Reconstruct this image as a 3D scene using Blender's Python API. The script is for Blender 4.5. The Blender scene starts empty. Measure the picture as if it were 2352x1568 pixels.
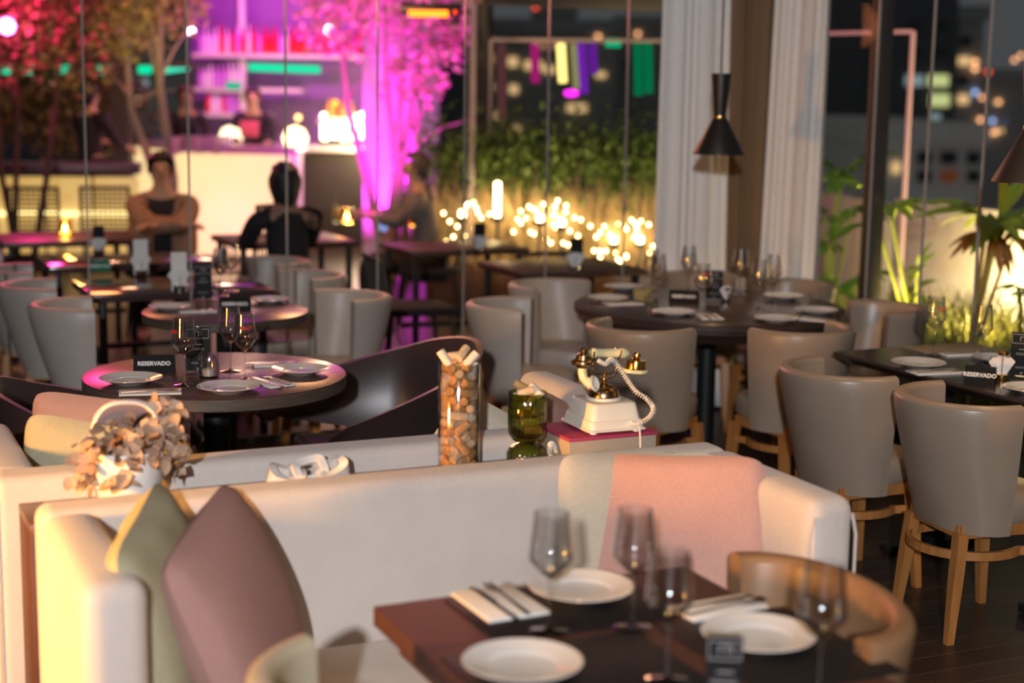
import bpy, bmesh, math, random
import numpy as np
from mathutils import Vector, Matrix, Euler
random.seed(7)
PI = math.pi
SC = bpy.context.scene
COL = SC.collection
def R(d): return math.radians(d)

# ------------------------------------------------------------------ camera
F = 3600.0; TH = R(9.2); RHO = .015; CH = 1.75
fw = Vector((0, math.cos(TH), -math.sin(TH))); u0 = Vector((0, math.sin(TH), math.cos(TH))); r0 = Vector((1, 0, 0))
RV = r0*math.cos(RHO)+u0*math.sin(RHO); UV = u0*math.cos(RHO)-r0*math.sin(RHO); CAM = Vector((0, 0, CH))
cd = bpy.data.cameras.new('camera'); cam = bpy.data.objects.new('camera', cd); COL.objects.link(cam)
cam.matrix_world = Matrix(((RV.x, UV.x, -fw.x, 0), (RV.y, UV.y, -fw.y, 0), (RV.z, UV.z, -fw.z, CH), (0, 0, 0, 1)))
cd.sensor_width = 36; cd.lens = F/2352*36; cd.clip_end = 500; cd.clip_start = .05
cd.dof.use_dof = True; cd.dof.focus_distance = 4.7; cd.dof.aperture_fstop = 1.6; cd.dof.aperture_blades = 9
SC.camera = cam
SC.view_settings.view_transform = 'Standard'; SC.view_settings.look = 'None'
SC.view_settings.exposure = 0; SC.view_settings.gamma = 1; SC.view_settings.use_curve_mapping = False

# ------------------------------------------------------------------ world (dull city night sky)
wd = bpy.data.worlds.new('night'); SC.world = wd; wd.use_nodes = True
bg = wd.node_tree.nodes['Background']; bg.inputs[0].default_value = (.062, .064, .068, 1); bg.inputs[1].default_value = 1.0

# ------------------------------------------------------------------ lights
def lamp(kind, loc, power, color, size=.1, target=None, angle=60, blend=.5, name='light', sy=None):
    l = bpy.data.lights.new(name, kind); l.energy = power; l.color = color
    if kind == 'AREA':
        l.size = size
        if sy: l.shape = 'RECTANGLE'; l.size_y = sy
    else: l.shadow_soft_size = size
    if kind == 'SPOT': l.spot_size = R(angle); l.spot_blend = blend
    o = bpy.data.objects.new(name, l); COL.objects.link(o); o.location = loc
    if target is not None:
        o.rotation_euler = (Vector(target)-Vector(loc)).to_track_quat('-Z', 'Y').to_euler()
    return o
WARM = (1, .62, .30); MAG = (1, .02, .85); AMB = (1, .5, .16)
# photographer's light, a touch above the lens and further back in the room
lamp('SPOT', (-.36, -3.0, 2.72), 1480, (.94, .95, 1), .08, (.3, 7, .8), 40, .5, 'room_spot_behind')
lamp('SPOT', (.05, -.05, 2.1), 22, (.95, .97, 1), .03, (.1, 6, .8), 60, .5, 'camera_flash')
# warm low lamp at the left of the booth
lamp('AREA', (-2.75, 2.0, 1.06), 27, (1, .44, .085), .14, (-.95, 3.2, .80), name='warm_lamp_left', sy=.34).data.spread = R(66)
# ceiling downlights of the room
for (x, y, p) in ((-1.0, 6.9, 16), (.9, 5.3, 10), (1.1, 7.0, 4), (0, 2.2, 14), (-1.7, 4.6, 12), (2.0, 4.2, 18), (1.1, 2.6, 16)):
    lamp('SPOT', (x, y, 3.1), p*3, (1, .60, .27), .06, (x, y, 0), 85, .8, 'ceiling_downlight')
# pendants' own bulbs
lamp('SPOT', (.955, 7.40, 1.52), 10, (1, .6, .25), .03, (.955, 7.4, 0), 130, .4, 'pendant_bulb')
lamp('SPOT', (1.655, 5.05, 1.54), 10, (1, .6, .25), .03, (1.655, 5.05, 0), 130, .4, 'pendant_bulb')
# terrace : magenta party lights
lamp('SPOT', (-1.4, 12.6, .5), 480, MAG, .08, (-1.5, 14.4, 2.2), 75, .5, 'magenta_uplight')
lamp('SPOT', (-2.8, 16.6, 3.5), 240, MAG, .08, (-2.4, 18.6, 1.9), 120, .8, 'magenta_bar_light')
lamp('SPOT', (-2.6, 16.8, 3.4), 110, MAG, .1, (-3.0, 16.0, 1.1), 75, .6, 'magenta_bar_light')
lamp('POINT', (-4.15, 12.9, 2.5), 100, (1, .03, .22), .06, None, name='red_tree_light')
lamp('SPOT', (-1.6, 10.2, 3.4), 26, MAG, .05, (-1.6, 7.4, .7), 80, .6, 'magenta_terrace_light')
lamp('SPOT', (-2.6, 12.6, .3), 120, (1, .75, .2), .06, (-3.3, 13.6, 2.6), 60, .6, 'yellow_tree_uplight')
lamp('POINT', (-3.1, 10.6, 2.3), 34, (1, .3, .1), .2, None, name='heater_glow')
lamp('POINT', (-3.9, 15.0, 2.7), 60, (1, .45, .25), .15, None, name='bar_end_light')
lamp('POINT', (-2.75, 16.5, 2.3), 30, (1, .6, .35), .12, None, name='bar_work_light')
lamp('POINT', (-1.0, 10.5, 2.3), 70, (1, .45, .2), .2, None, name='heater_glow')

# ------------------------------------------------------------------ frames of the room
PH = R(24.5); EV = Vector((math.cos(PH), math.sin(PH), 0)); NV = Vector((-math.sin(PH), math.cos(PH), 0)); OV = Vector((-.279, 3.604, 0))
def W(s, t, z=0): return OV+EV*s+NV*t+Vector((0, 0, z))
def ray(px, py): return fw+RV*((px-1176)/F)-UV*((py-784)/F)
def Z(px, py, z):            # point of a level surface
    d = ray(px, py); return CAM+d*((z-CH)/d.z)
def A(px, py, Y):            # point at a distance
    d = ray(px, py); return CAM+d*(Y/d.y)

# ------------------------------------------------------------------ materials
MATS = {}
def mat(name, col, rough=.6, metal=0, bump=0, bscale=60, spec=.5, var=0, vscale=8, emit=None, es=0, coat=0, sheen=0, trans=0, weave=0, stretch=None):
    if name in MATS: return MATS[name]
    m = bpy.data.materials.new(name); m.use_nodes = True; nt = m.node_tree; b = nt.nodes['Principled BSDF']
    b.inputs['Base Color'].default_value = (*col, 1); b.inputs['Roughness'].default_value = rough; b.inputs['Metallic'].default_value = metal
    b.inputs['Specular IOR Level'].default_value = spec; b.inputs['Coat Weight'].default_value = coat; b.inputs['Sheen Weight'].default_value = sheen
    b.inputs['Transmission Weight'].default_value = trans
    if emit: b.inputs['Emission Color'].default_value = (*emit, 1); b.inputs['Emission Strength'].default_value = es
    tc = nt.nodes.new('ShaderNodeTexCoord'); mp = nt.nodes.new('ShaderNodeMapping'); nt.links.new(tc.outputs['Object'], mp.inputs[0])
    if stretch: mp.inputs['Scale'].default_value = stretch
    n = nt.nodes.new('ShaderNodeTexNoise'); n.inputs['Scale'].default_value = vscale; n.inputs['Detail'].default_value = 4; nt.links.new(mp.outputs[0], n.inputs[0])
    v = var if var else .06
    rp = nt.nodes.new('ShaderNodeMapRange'); rp.inputs[1].default_value = .25; rp.inputs[2].default_value = .75; rp.inputs[3].default_value = 1-v; rp.inputs[4].default_value = 1+v
    nt.links.new(n.outputs[0], rp.inputs[0])
    mx = nt.nodes.new('ShaderNodeMix'); mx.data_type = 'RGBA'; mx.blend_type = 'MULTIPLY'; mx.inputs[0].default_value = 1
    mx.inputs[6].default_value = (*col, 1); nt.links.new(rp.outputs[0], mx.inputs[7]); nt.links.new(mx.outputs[2], b.inputs['Base Color'])
    if bump or weave:
        bp = nt.nodes.new('ShaderNodeBump'); bp.inputs['Distance'].default_value = .002
        if weave:
            n2 = nt.nodes.new('ShaderNodeTexNoise'); n2.inputs['Scale'].default_value = weave; nt.links.new(tc.outputs['Object'], n2.inputs[0]); bp.inputs['Strength'].default_value = .35
            rp2 = nt.nodes.new('ShaderNodeMapRange'); rp2.inputs[1].default_value = .3; rp2.inputs[2].default_value = .7; rp2.inputs[3].default_value = .86; rp2.inputs[4].default_value = 1.08
            nt.links.new(n2.outputs[0], rp2.inputs[0])
            m2 = nt.nodes.new('ShaderNodeMix'); m2.data_type = 'RGBA'; m2.blend_type = 'MULTIPLY'; m2.inputs[0].default_value = 1
            nt.links.new(mx.outputs[2], m2.inputs[6]); nt.links.new(rp2.outputs[0], m2.inputs[7]); nt.links.new(m2.outputs[2], b.inputs['Base Color'])
        else:
            n2 = nt.nodes.new('ShaderNodeTexNoise'); n2.inputs['Scale'].default_value = bscale; nt.links.new(mp.outputs[0], n2.inputs[0]); bp.inputs['Strength'].default_value = bump
        nt.links.new(n2.outputs[0], bp.inputs['Height']); nt.links.new(bp.outputs[0], b.inputs['Normal'])
    MATS[name] = m; return m
def emis(name, col, s):
    if name in MATS: return MATS[name]
    m = bpy.data.materials.new(name); m.use_nodes = True; nt = m.node_tree; nt.nodes.clear()
    e = nt.nodes.new('ShaderNodeEmission'); e.inputs[0].default_value = (*col, 1); e.inputs[1].default_value = s
    o = nt.nodes.new('ShaderNodeOutputMaterial'); nt.links.new(e.outputs[0], o.inputs[0]); MATS[name] = m; return m
def glassy(name, tint=(.97, .97, .97), edge=(.55, .55, .55), ior=1.5, rough=.0, boost=1.0):
    if name in MATS: return MATS[name]
    m = bpy.data.materials.new(name); m.use_nodes = True; nt = m.node_tree; nt.nodes.clear()
    tr = nt.nodes.new('ShaderNodeBsdfTransparent'); gl = nt.nodes.new('ShaderNodeBsdfGlossy'); gl.inputs['Roughness'].default_value = rough
    lw = nt.nodes.new('ShaderNodeLayerWeight'); lw.inputs[0].default_value = .25
    mc = nt.nodes.new('ShaderNodeMix'); mc.data_type = 'RGBA'; mc.inputs[6].default_value = (*tint, 1); mc.inputs[7].default_value = (*edge, 1)
    nt.links.new(lw.outputs['Facing'], mc.inputs[0]); nt.links.new(mc.outputs[2], tr.inputs[0])
    f2 = nt.nodes.new('ShaderNodeLayerWeight'); f2.inputs[0].default_value = .5
    pw = nt.nodes.new('ShaderNodeMath'); pw.operation = 'POWER'; pw.inputs[1].default_value = 3.5; nt.links.new(f2.outputs['Facing'], pw.inputs[0])
    mu = nt.nodes.new('ShaderNodeMath'); mu.operation = 'MULTIPLY_ADD'; mu.inputs[1].default_value = .6*boost; mu.inputs[2].default_value = .045*boost; nt.links.new(pw.outputs[0], mu.inputs[0])
    ms = nt.nodes.new('ShaderNodeMixShader'); nt.links.new(mu.outputs[0], ms.inputs[0]); nt.links.new(tr.outputs[0], ms.inputs[1]); nt.links.new(gl.outputs[0], ms.inputs[2])
    o = nt.nodes.new('ShaderNodeOutputMaterial'); nt.links.new(ms.outputs[0], o.inputs[0]); MATS[name] = m; return m

M = dict(
 linen=mat('linen upholstery', (.60, .535, .485), .9, weave=420, sheen=.2, var=.05),
 linen_g=mat('grey linen', (.40, .37, .33), .9, weave=420, var=.05),
 leather=mat('taupe leather', (.31, .235, .175), .34, bump=.12, bscale=220, spec=.5, var=.06),
 leather_lit=mat('cream leather', (.42, .36, .31), .42, bump=.1, bscale=220, var=.06),  # same taupe leather as the others, its stronger light put into the colour
 tan=mat('tan leather', (.24, .135, .068), .42, bump=.1, bscale=200, var=.08),
 dleather=mat('dark brown leather', (.045, .028, .027), .34, bump=.1, bscale=200, var=.1),
 oak=mat('honey oak', (.40, .165, .045), .42, bump=.1, bscale=30, var=.22, vscale=5, stretch=(8, 8, 1)),
 wenge=mat('dark stained wood', (.060, .036, .028), .30, bump=.08, bscale=40, var=.3, vscale=4, stretch=(2, 16, 2)),
 wedge=mat('dark oak edge', (.085, .062, .045), .5, bump=.5, bscale=60, var=.35, vscale=9, stretch=(1, 1, 14)),
 console=mat('brown console wood', (.16, .095, .075), .38, bump=.15, bscale=40, var=.3, vscale=10, stretch=(9, 1, 1)),
 redwood=mat('reddish wood top', (.078, .030, .020), .55, var=.25, vscale=4, stretch=(2, 14, 2)),
 black=mat('black metal', (.012, .012, .013), .45, metal=.2),
 pend=mat('matte black lacquer', (.014, .013, .014), .42),
 matte=mat('black place mat', (.012, .011, .011), .5, spec=.3, bump=.1, bscale=150),
 brass=mat('brass', (.72, .46, .17), .22, metal=1, var=.15),
 obrass=mat('old brass', (.38, .26, .13), .28, metal=1, var=.25),
 copper=mat('orange brass', (.95, .48, .10), .2, metal=1),
 steel=mat('polished steel', (.62, .60, .58), .18, metal=1),
 china=mat('white china', (.72, .73, .74), .16, coat=.4),
 chinaw=mat('white glazed ceramic', (.78, .76, .73), .3, coat=.2),
 chalk=mat('white painted wood', (.78, .72, .66), .45, bump=.1),
 napkin=mat('white paper napkin', (.74, .72, .70), .85, var=.04),
 ivory=mat('ivory plastic', (.82, .74, .60), .28, coat=.3),
 cream=mat('yellowed ivory', (.80, .68, .38), .3, coat=.2),
 cordm=mat('ivory cord', (.76, .71, .62), .45),
 magbook=mat('magenta cloth', (.36, .035, .085), .6),
 pages=mat('kraft board', (.36, .29, .21), .8),
 green=mat('sage green cushion', (.40, .375, .25), .85, weave=300, var=.08),
 pinkd=mat('dusty rose cushion', (.40, .225, .20), .88, weave=300, var=.06),
 pinkl=mat('salmon pink cushion', (.55, .31, .255), .88, weave=300, var=.05),
 beige=mat('beige cushion', (.56, .49, .38), .88, weave=300, var=.05),
 mauve=mat('mauve cushion', (.34, .22, .21), .88, weave=300, var=.06),
 leafdry=mat('dried leaf', (.50, .33, .22), .75, var=.3, vscale=25),
 leafdry2=mat('brown dried leaf', (.30, .18, .12), .8, var=.3, vscale=25),
 cork1=mat('pale cork', (.62, .44, .27), .85, var=.22, vscale=60, bump=.3, bscale=120),
 cork2=mat('amber cork', (.58, .30, .10), .85, var=.25, vscale=60, bump=.3, bscale=120),
 cork3=mat('cream cork', (.74, .62, .47), .85, var=.12, vscale=60),
 cork4=mat('wine stained cork end', (.42, .20, .18), .85),
 ink=mat('cork print', (.25, .16, .10), .9),
 white=mat('white lettering', (.85, .85, .85), .6),
 grey=mat('grey printing', (.35, .35, .37), .6),
 blackcard=mat('black card', (.006, .006, .007), .6, spec=.2),
 redtext=mat('red enamel lettering', (.75, .02, .01), .5, emit=(1, .02, .01), es=.0),
 wax=mat('white wax', (.66, .55, .48), .6),
 curtw=mat('sheer white curtain', (.86, .83, .79), .95, weave=160, var=.05, stretch=(1, 1, .05)),
 curtb=mat('taupe curtain', (.22, .135, .075), .95, weave=160, var=.1, stretch=(1, 1, .05)),
 floor=None,
 clear=glassy('clear glass', (.99, .99, .99), (.74, .74, .76), 1.5, .08, 3.0),
 pane=glassy('window pane', (.97, .98, .98), (.9, .93, .92), 1.3, 0, .06),
 acr=glassy('acrylic', (.93, .93, .95), (.6, .6, .65), 1.49, .02, 1.0),
 edgeg=mat('polished glass edge', (.34, .32, .30), .2, spec=.8),
 ggreen=glassy('green ribbed glass', (.66, .70, .38), (.22, .24, .10), 1.5, .05, 1.6),
 soil=mat('dark soil', (.05, .035, .02), .95, bump=.5),
 concrete=mat('white rendered wall', (.62, .60, .54), .85, bump=.2),
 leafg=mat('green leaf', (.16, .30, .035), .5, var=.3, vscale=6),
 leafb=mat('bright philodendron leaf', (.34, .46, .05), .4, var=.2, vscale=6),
 leafd=mat('dark green leaf', (.09, .15, .03), .5, var=.4, vscale=4),
 leafo=mat('withered leaf', (.36, .17, .04), .6, var=.3),
 stemg=mat('green stem', (.40, .45, .08), .5),
 grass=mat('dry yellow grass', (.36, .25, .11), .7, var=.4, vscale=3),
 bark=mat('bark', (.10, .06, .05), .85, bump=.6, bscale=30),
 barkp=mat('pale bark', (.45, .36, .28), .85, bump=.5, bscale=30),
 treel=mat('tree leaf', (.20, .13, .06), .6, var=.4, vscale=3),
 treep=mat('pale tree leaf', (.75, .45, .45), .6, var=.3, vscale=3),
 post=mat('dark painted steel', (.045, .038, .035), .6),
 barw=mat('bar counter white', (.8, .75, .7), .5),
 skin=mat('skin', (.45, .26, .17), .5), skin2=mat('warm brown skin', (.30, .17, .11), .5),
 hair=mat('black hair', (.012, .009, .008), .6), hairr=mat('reddish hair', (.09, .02, .012), .6), hairg=mat('greying hair', (.05, .035, .03), .6),
 blackc=mat('black cloth', (.012, .010, .013), .85), greyc=mat('grey cloth', (.16, .13, .12), .85), tanc=mat('tan jacket cloth', (.30, .17, .11), .85), apron=mat('pink apron', (.7, .12, .2), .8),
 dwood=mat('terrace dark wood', (.07, .035, .022), .4, var=.3, stretch=(2, 10, 2)),
 woven=mat('woven dark cane', (.05, .035, .028), .6),
 bld=mat('dark concrete tower', (.10, .10, .11), .9), bldw=mat('pale facade', (.85, .80, .72), .9), bldg=mat('grey facade', (.42, .41, .39), .9),
 dwin=mat('dark window glass', (.02, .025, .03), .3),
)
def floor_mat():
    m = bpy.data.materials.new('dark deck boards'); m.use_nodes = True; nt = m.node_tree; b = nt.nodes['Principled BSDF']
    tc = nt.nodes.new('ShaderNodeTexCoord'); mp = nt.nodes.new('ShaderNodeMapping'); mp.inputs['Rotation'].default_value = (0, 0, -PH); nt.links.new(tc.outputs['Object'], mp.inputs[0])
    sx = nt.nodes.new('ShaderNodeSeparateXYZ'); nt.links.new(mp.outputs[0], sx.inputs[0])
    mu = nt.nodes.new('ShaderNodeMath'); mu.operation = 'MULTIPLY'; mu.inputs[1].default_value = 1/.11; nt.links.new(sx.outputs[1], mu.inputs[0])
    fl = nt.nodes.new('ShaderNodeMath'); fl.operation = 'FLOOR'; nt.links.new(mu.outputs[0], fl.inputs[0])
    frn = nt.nodes.new('ShaderNodeMath'); frn.operation = 'FRACT'; nt.links.new(mu.outputs[0], frn.inputs[0])
    wn = nt.nodes.new('ShaderNodeTexWhiteNoise'); wn.noise_dimensions = '1D'; nt.links.new(fl.outputs[0], wn.inputs['W'])
    lt = nt.nodes.new('ShaderNodeMath'); lt.operation = 'LESS_THAN'; lt.inputs[1].default_value = .05; nt.links.new(frn.outputs[0], lt.inputs[0])
    nz = nt.nodes.new('ShaderNodeTexNoise'); nz.inputs['Scale'].default_value = 6; mp2 = nt.nodes.new('ShaderNodeMapping'); mp2.inputs['Scale'].default_value = (1, 12, 1)
    nt.links.new(mp.outputs[0], mp2.inputs[0]); nt.links.new(mp2.outputs[0], nz.inputs[0])
    cr = nt.nodes.new('ShaderNodeValToRGB'); cr.color_ramp.elements[0].color = (.020, .012, .010, 1); cr.color_ramp.elements[1].color = (.050, .028, .020, 1)
    ad = nt.nodes.new('ShaderNodeMath'); ad.operation = 'ADD'; nt.links.new(wn.outputs[0], ad.inputs[0]); nt.links.new(nz.outputs[0], ad.inputs[1])
    hf = nt.nodes.new('ShaderNodeMath'); hf.operation = 'MULTIPLY'; hf.inputs[1].default_value = .5; nt.links.new(ad.outputs[0], hf.inputs[0]); nt.links.new(hf.outputs[0], cr.inputs[0])
    mx = nt.nodes.new('ShaderNodeMix'); mx.data_type = 'RGBA'; nt.links.new(lt.outputs[0], mx.inputs[0]); nt.links.new(cr.outputs[0], mx.inputs[6]); mx.inputs[7].default_value = (.09, .055, .04, 1)
    nt.links.new(mx.outputs[2], b.inputs['Base Color']); b.inputs['Roughness'].default_value = .38
    return m
M['floor'] = floor_mat()

# ------------------------------------------------------------------ mesh helpers
def loop_obj(name, verts, faces, m, parent=None, loc=(0, 0, 0), rot=(0, 0, 0), smooth=True, mats=None):
    me = bpy.data.meshes.new(name); me.from_pydata([tuple(v) for v in verts], [], faces); me.update()
    return link(name, me, m, parent, loc, rot, smooth)
def link(name, me, m, parent=None, loc=(0, 0, 0), rot=(0, 0, 0), smooth=True):
    if m is not None: me.materials.append(m)
    if smooth:
        for p in me.polygons: p.use_smooth = True
        try: me.set_sharp_from_angle(angle=R(40))
        except Exception: pass
    o = bpy.data.objects.new(name, me); COL.objects.link(o); o.parent = parent; o.location = loc; o.rotation_euler = rot
    return o
def fin(bm, name, m, parent=None, loc=(0, 0, 0), rot=(0, 0, 0), smooth=True):
    bmesh.ops.recalc_face_normals(bm, faces=bm.faces)
    me = bpy.data.meshes.new(name); bm.to_mesh(me); bm.free(); return link(name, me, m, parent, loc, rot, smooth)
def bx(bm, c, s, rot=(0, 0, 0), bev=0, seg=2, taper=None):
    r = bmesh.ops.create_cube(bm, size=1); vs = r['verts']
    for v in vs:
        k = 1
        if taper and v.co.z < 0: k = taper
        v.co = Vector((v.co.x*s[0]*k, v.co.y*s[1]*k, v.co.z*s[2]))
    if bev:
        es = list({e for v in vs for e in v.link_edges})
        g = bmesh.ops.bevel(bm, geom=es, offset=bev, segments=seg, affect='EDGES', profile=.5)
        vs = list({v for f in g['faces'] for v in f.verts} | {v for v in vs if v.is_valid})
    mm = Matrix.Translation(c) @ Euler(rot).to_matrix().to_4x4()
    bmesh.ops.transform(bm, matrix=mm, verts=vs)
    return vs
def box(name, c, s, m, parent=None, rot=(0, 0, 0), bev=0, loc=(0, 0, 0), seg=2, orot=(0, 0, 0)):
    bm = bmesh.new(); bx(bm, c, s, rot, bev, seg); return fin(bm, name, m, parent, loc, orot)
def lathe(bm, prof, seg=32, c=(0, 0, 0), rib=0, nr=0):
    c = Vector(c); rings = []
    for (r, z) in prof:
        if r < 1e-5: rings.append([bm.verts.new(c+Vector((0, 0, z)))])
        else:
            rings.append([bm.verts.new(c+Vector(((r+rib*math.cos(nr*2*PI*k/seg))*math.cos(2*PI*k/seg), (r+rib*math.cos(nr*2*PI*k/seg))*math.sin(2*PI*k/seg), z))) for k in range(seg)])
    for a, b in zip(rings, rings[1:]):
        for k in range(seg):
            k2 = (k+1) % seg
            if len(a) == 1 and len(b) == 1: continue
            if len(a) == 1: bm.faces.new((a[0], b[k], b[k2]))
            elif len(b) == 1: bm.faces.new((a[k], b[0], a[k2]))
            else: bm.faces.new((a[k], b[k], b[k2], a[k2]))
def lat(name, prof, m, parent=None, loc=(0, 0, 0), seg=32, rot=(0, 0, 0), rib=0, nr=0):
    bm = bmesh.new(); lathe(bm, prof, seg, rib=rib, nr=nr); return fin(bm, name, m, parent, loc, rot)
def tube(bm, pts, rad, seg=8, cap=True):
    pts = [Vector(p) for p in pts]; n = len(pts); rings = []
    up = Vector((0, 0, 1)); prev = None
    for i, p in enumerate(pts):
        t = (pts[min(i+1, n-1)]-pts[max(i-1, 0)]).normalized()
        if prev is None:
            a = up if abs(t.z) < .9 else Vector((1, 0, 0)); x = t.cross(a).normalized()
        else: x = (prev-t*prev.dot(t)).normalized()
        prev = x; y = t.cross(x)
        r = rad[i] if hasattr(rad, '__len__') else rad
        rings.append([bm.verts.new(p+(x*math.cos(2*PI*k/seg)+y*math.sin(2*PI*k/seg))*r) for k in range(seg)])
    for a, b in zip(rings, rings[1:]):
        for k in range(seg): bm.faces.new((a[k], a[(k+1) % seg], b[(k+1) % seg], b[k]))
    if cap: bm.faces.new(rings[0][::-1]); bm.faces.new(rings[-1])
def tub(name, pts, rad, m, parent=None, seg=8, loc=(0, 0, 0), rot=(0, 0, 0)):
    bm = bmesh.new(); tube(bm, pts, rad, seg); return fin(bm, name, m, parent, loc, rot)
def sweep(bm, path, prof, closed=True):
    """path: (x, y, nx, ny, h) ; prof(h) -> list of (offset along n, z)"""
    rings = []
    for (x, y, nx, ny, h) in path:
        rings.append([bm.verts.new((x+nx*o, y+ny*o, z)) for (o, z) in prof(h)])
    k = len(rings[0])
    for a, b in zip(rings, rings[1:]):
        for i in range(k): bm.faces.new((a[i], a[(i+1) % k], b[(i+1) % k], b[i]))
    bm.faces.new(rings[0][::-1]); bm.faces.new(rings[-1])
def thing(name, label, cat, loc=(0, 0, 0), rz=0, group=None, rot=None):
    o = bpy.data.objects.new(name, None); COL.objects.link(o); o.empty_display_size = .05
    o.location = loc; o.rotation_euler = rot if rot else (0, 0, rz); tag(o, label, cat, group); return o
def tag(o, label, cat, group=None, kind=None):
    o['label'] = label; o['category'] = cat
    if group: o['group'] = group
    if kind: o['kind'] = kind
    return o
def struct(o): o['kind'] = 'structure'; return o
def dup(root, loc, rz=None, label=None, group=None, rot=None, scale=None):
    r = root.copy(); COL.objects.link(r); r.location = loc
    if rz is not None: r.rotation_euler = (0, 0, rz)
    if rot is not None: r.rotation_euler = rot
    if scale: r.scale = scale
    if label: r['label'] = label
    if group: r['group'] = group
    for ch in list(root.children):
        c = ch.copy(); COL.objects.link(c); c.parent = r
        for g in ch.children:
            d = g.copy(); COL.objects.link(d); d.parent = c
    return r
def text_mesh(s, size, depth=.0004, bold=0.0):
    cu = bpy.data.curves.new('lettering', 'FONT'); cu.body = s; cu.size = size; cu.extrude = depth; cu.align_x = 'CENTER'; cu.align_y = 'CENTER'; cu.offset = bold; cu.resolution_u = 3
    o = bpy.data.objects.new('lettering', cu); COL.objects.link(o); dg = bpy.context.evaluated_depsgraph_get(); dg.update()
    me = bpy.data.meshes.new_from_object(o.evaluated_get(dg)); bpy.data.objects.remove(o); return me
def lettering(s, size, m, parent, loc, rot, bend=0, bold=.0, name='lettering', depth=.0004):
    me = text_mesh(s, size, depth, bold)
    if bend:
        for v in me.vertices:
            a = v.co.x/bend; rr = bend+v.co.z
            v.co = Vector((rr*math.cos(a), rr*math.sin(a), v.co.y))
    me.name = name; me.materials.clear()
    return link(name, me, m, parent, loc, rot, smooth=False)

# ================================================================== THE SETTING
def slab(name, pts, z0, z1, m):
    bm = bmesh.new(); a = [bm.verts.new((p[0], p[1], z0)) for p in pts]; b = [bm.verts.new((p[0], p[1], z1)) for p in pts]; n = len(pts)
    bm.faces.new(a[::-1]); bm.faces.new(b)
    for i in range(n): bm.faces.new((a[i], a[(i+1) % n], b[(i+1) % n], b[i]))
    return struct(fin(bm, name, m, smooth=False))
slab('floor', [(-9, -8), (9, -8), (9, 24), (-9, 24)], -.1, 0, M['floor'])
TW = 3.98                                   # glass wall line
SWC = 1.67                                  # corner of the glass room
cor = W(SWC, TW)
SWC = (Vector((1.27, 8.82, 0))-OV).dot(EV)
a0 = W(-5, TW); c0 = W(SWC+.1, TW+.1); r0_ = W(SWC+.1, -9); 
slab('ceiling', [(a0.x, a0.y), (c0.x, c0.y), (r0_.x, r0_.y), (-9, -8)], 3.3, 3.4, mat('ceiling paint', (.25, .2, .16), .9))
wm = mat('painted wall', (.20, .16, .13), .9)
slab('wall_back', [(-9, -8.2), (9, -8.2), (9, -8), (-9, -8)], 0, 3.3, wm)
slab('wall_left', [(-6.2, -8), (-6, -8), (-6, 6), (-6.2, 6)], 0, 3.3, wm)

# glass panes of the folding wall, every pane its own structure piece
def pane(n, p, q, z0=.03, z1=3.2):
    p = Vector(p); q = Vector(q); d = (q-p); L = d.length; ang = math.atan2(d.y, d.x); g = .0045
    bm = bmesh.new(); bx(bm, (L/2, 0, (z0+z1)/2), (L-2*g, .010, z1-z0))
    o = struct(fin(bm, 'window_%d' % n, M['pane'], None, (p.x, p.y, 0), (0, 0, ang), smooth=False))
    bm = bmesh.new()
    for x in (.0028, L-.0028): bx(bm, (x, 0, (z0+z1)/2), (.0034, .0105, z1-z0))
    e = fin(bm, 'glass_edge', M['edgeg'], o, smooth=False)
    bm = bmesh.new()
    bx(bm, (L/2, 0, .02), (L-.02, .04, .04)); bx(bm, (L/2, 0, 3.22), (L-.02, .04, .06))
    fin(bm, 'glass_rail', M['post'], o, smooth=False)
    bm = bmesh.new(); bx(bm, (.035, -.012, .11), (.05, .012, .07), bev=.003)
    fin(bm, 'patch_fitting', M['steel'], o)
    return o
wn = 1
def joints(px, p0, nrm, ax):
    out = []
    for x in px:
        d = ray(x, 300); t = (Vector(p0)-CAM).dot(nrm)/d.dot(nrm); q = CAM+d*t; out.append((q-OV).dot(ax))
    return out
js = joints((195, 432, 657, 867, 1067, 1258, 1438), W(0, TW), NV, EV)
step = (js[-1]-js[0])/6
js = [js[0]-3*step, js[0]-2*step, js[0]-step]+js+[js[-1]+step]
js[-1] = min(js[-1], SWC-.05); js.append(SWC)
for a, b in zip(js, js[1:]):
    pane(wn, W(a, TW), W(b, TW)); wn += 1
jr = joints((1891, 2007, 2133, 2262), W(SWC, TW), EV, NV)
st_ = (jr[-1]-jr[0])/3
jr = [TW]+jr+[jr[-1]+st_*k for k in range(1, 9)]
for a, b in zip(jr, jr[1:]):
    pane(wn, W(SWC, a), W(SWC, b)); wn += 1

# dark column and portal of the terrace canopy
def post(n, p, sx, sy, z0, z1, m=None):
    return struct(box('trim_%d' % n, (0, 0, (z0+z1)/2), (sx, sy, z1-z0), m or M['post'], None, (0, 0, 0), .004, tuple(p), orot=(0, 0, PH)))
p = A(1106, 300, 13.6); post(1, (p.x, p.y, 0), .15, .1, 0, 3.3)
p = A(2010, 400, 8.4); post(2, (p.x, p.y, 0), .085, .085, 0, 3.2)
# canopy beam
q0 = A(1098, 8, 11.0); q1 = A(1600, -2, 11.9)
d = q1-q0
struct(box('trim_3', (d.length/2, 0, 0), (d.length, .12, .1), M['post'], None, (0, 0, 0), .004, tuple(q0+Vector((0, 0, .05))), orot=(0, 0, math.atan2(d.y, d.x))))

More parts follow.
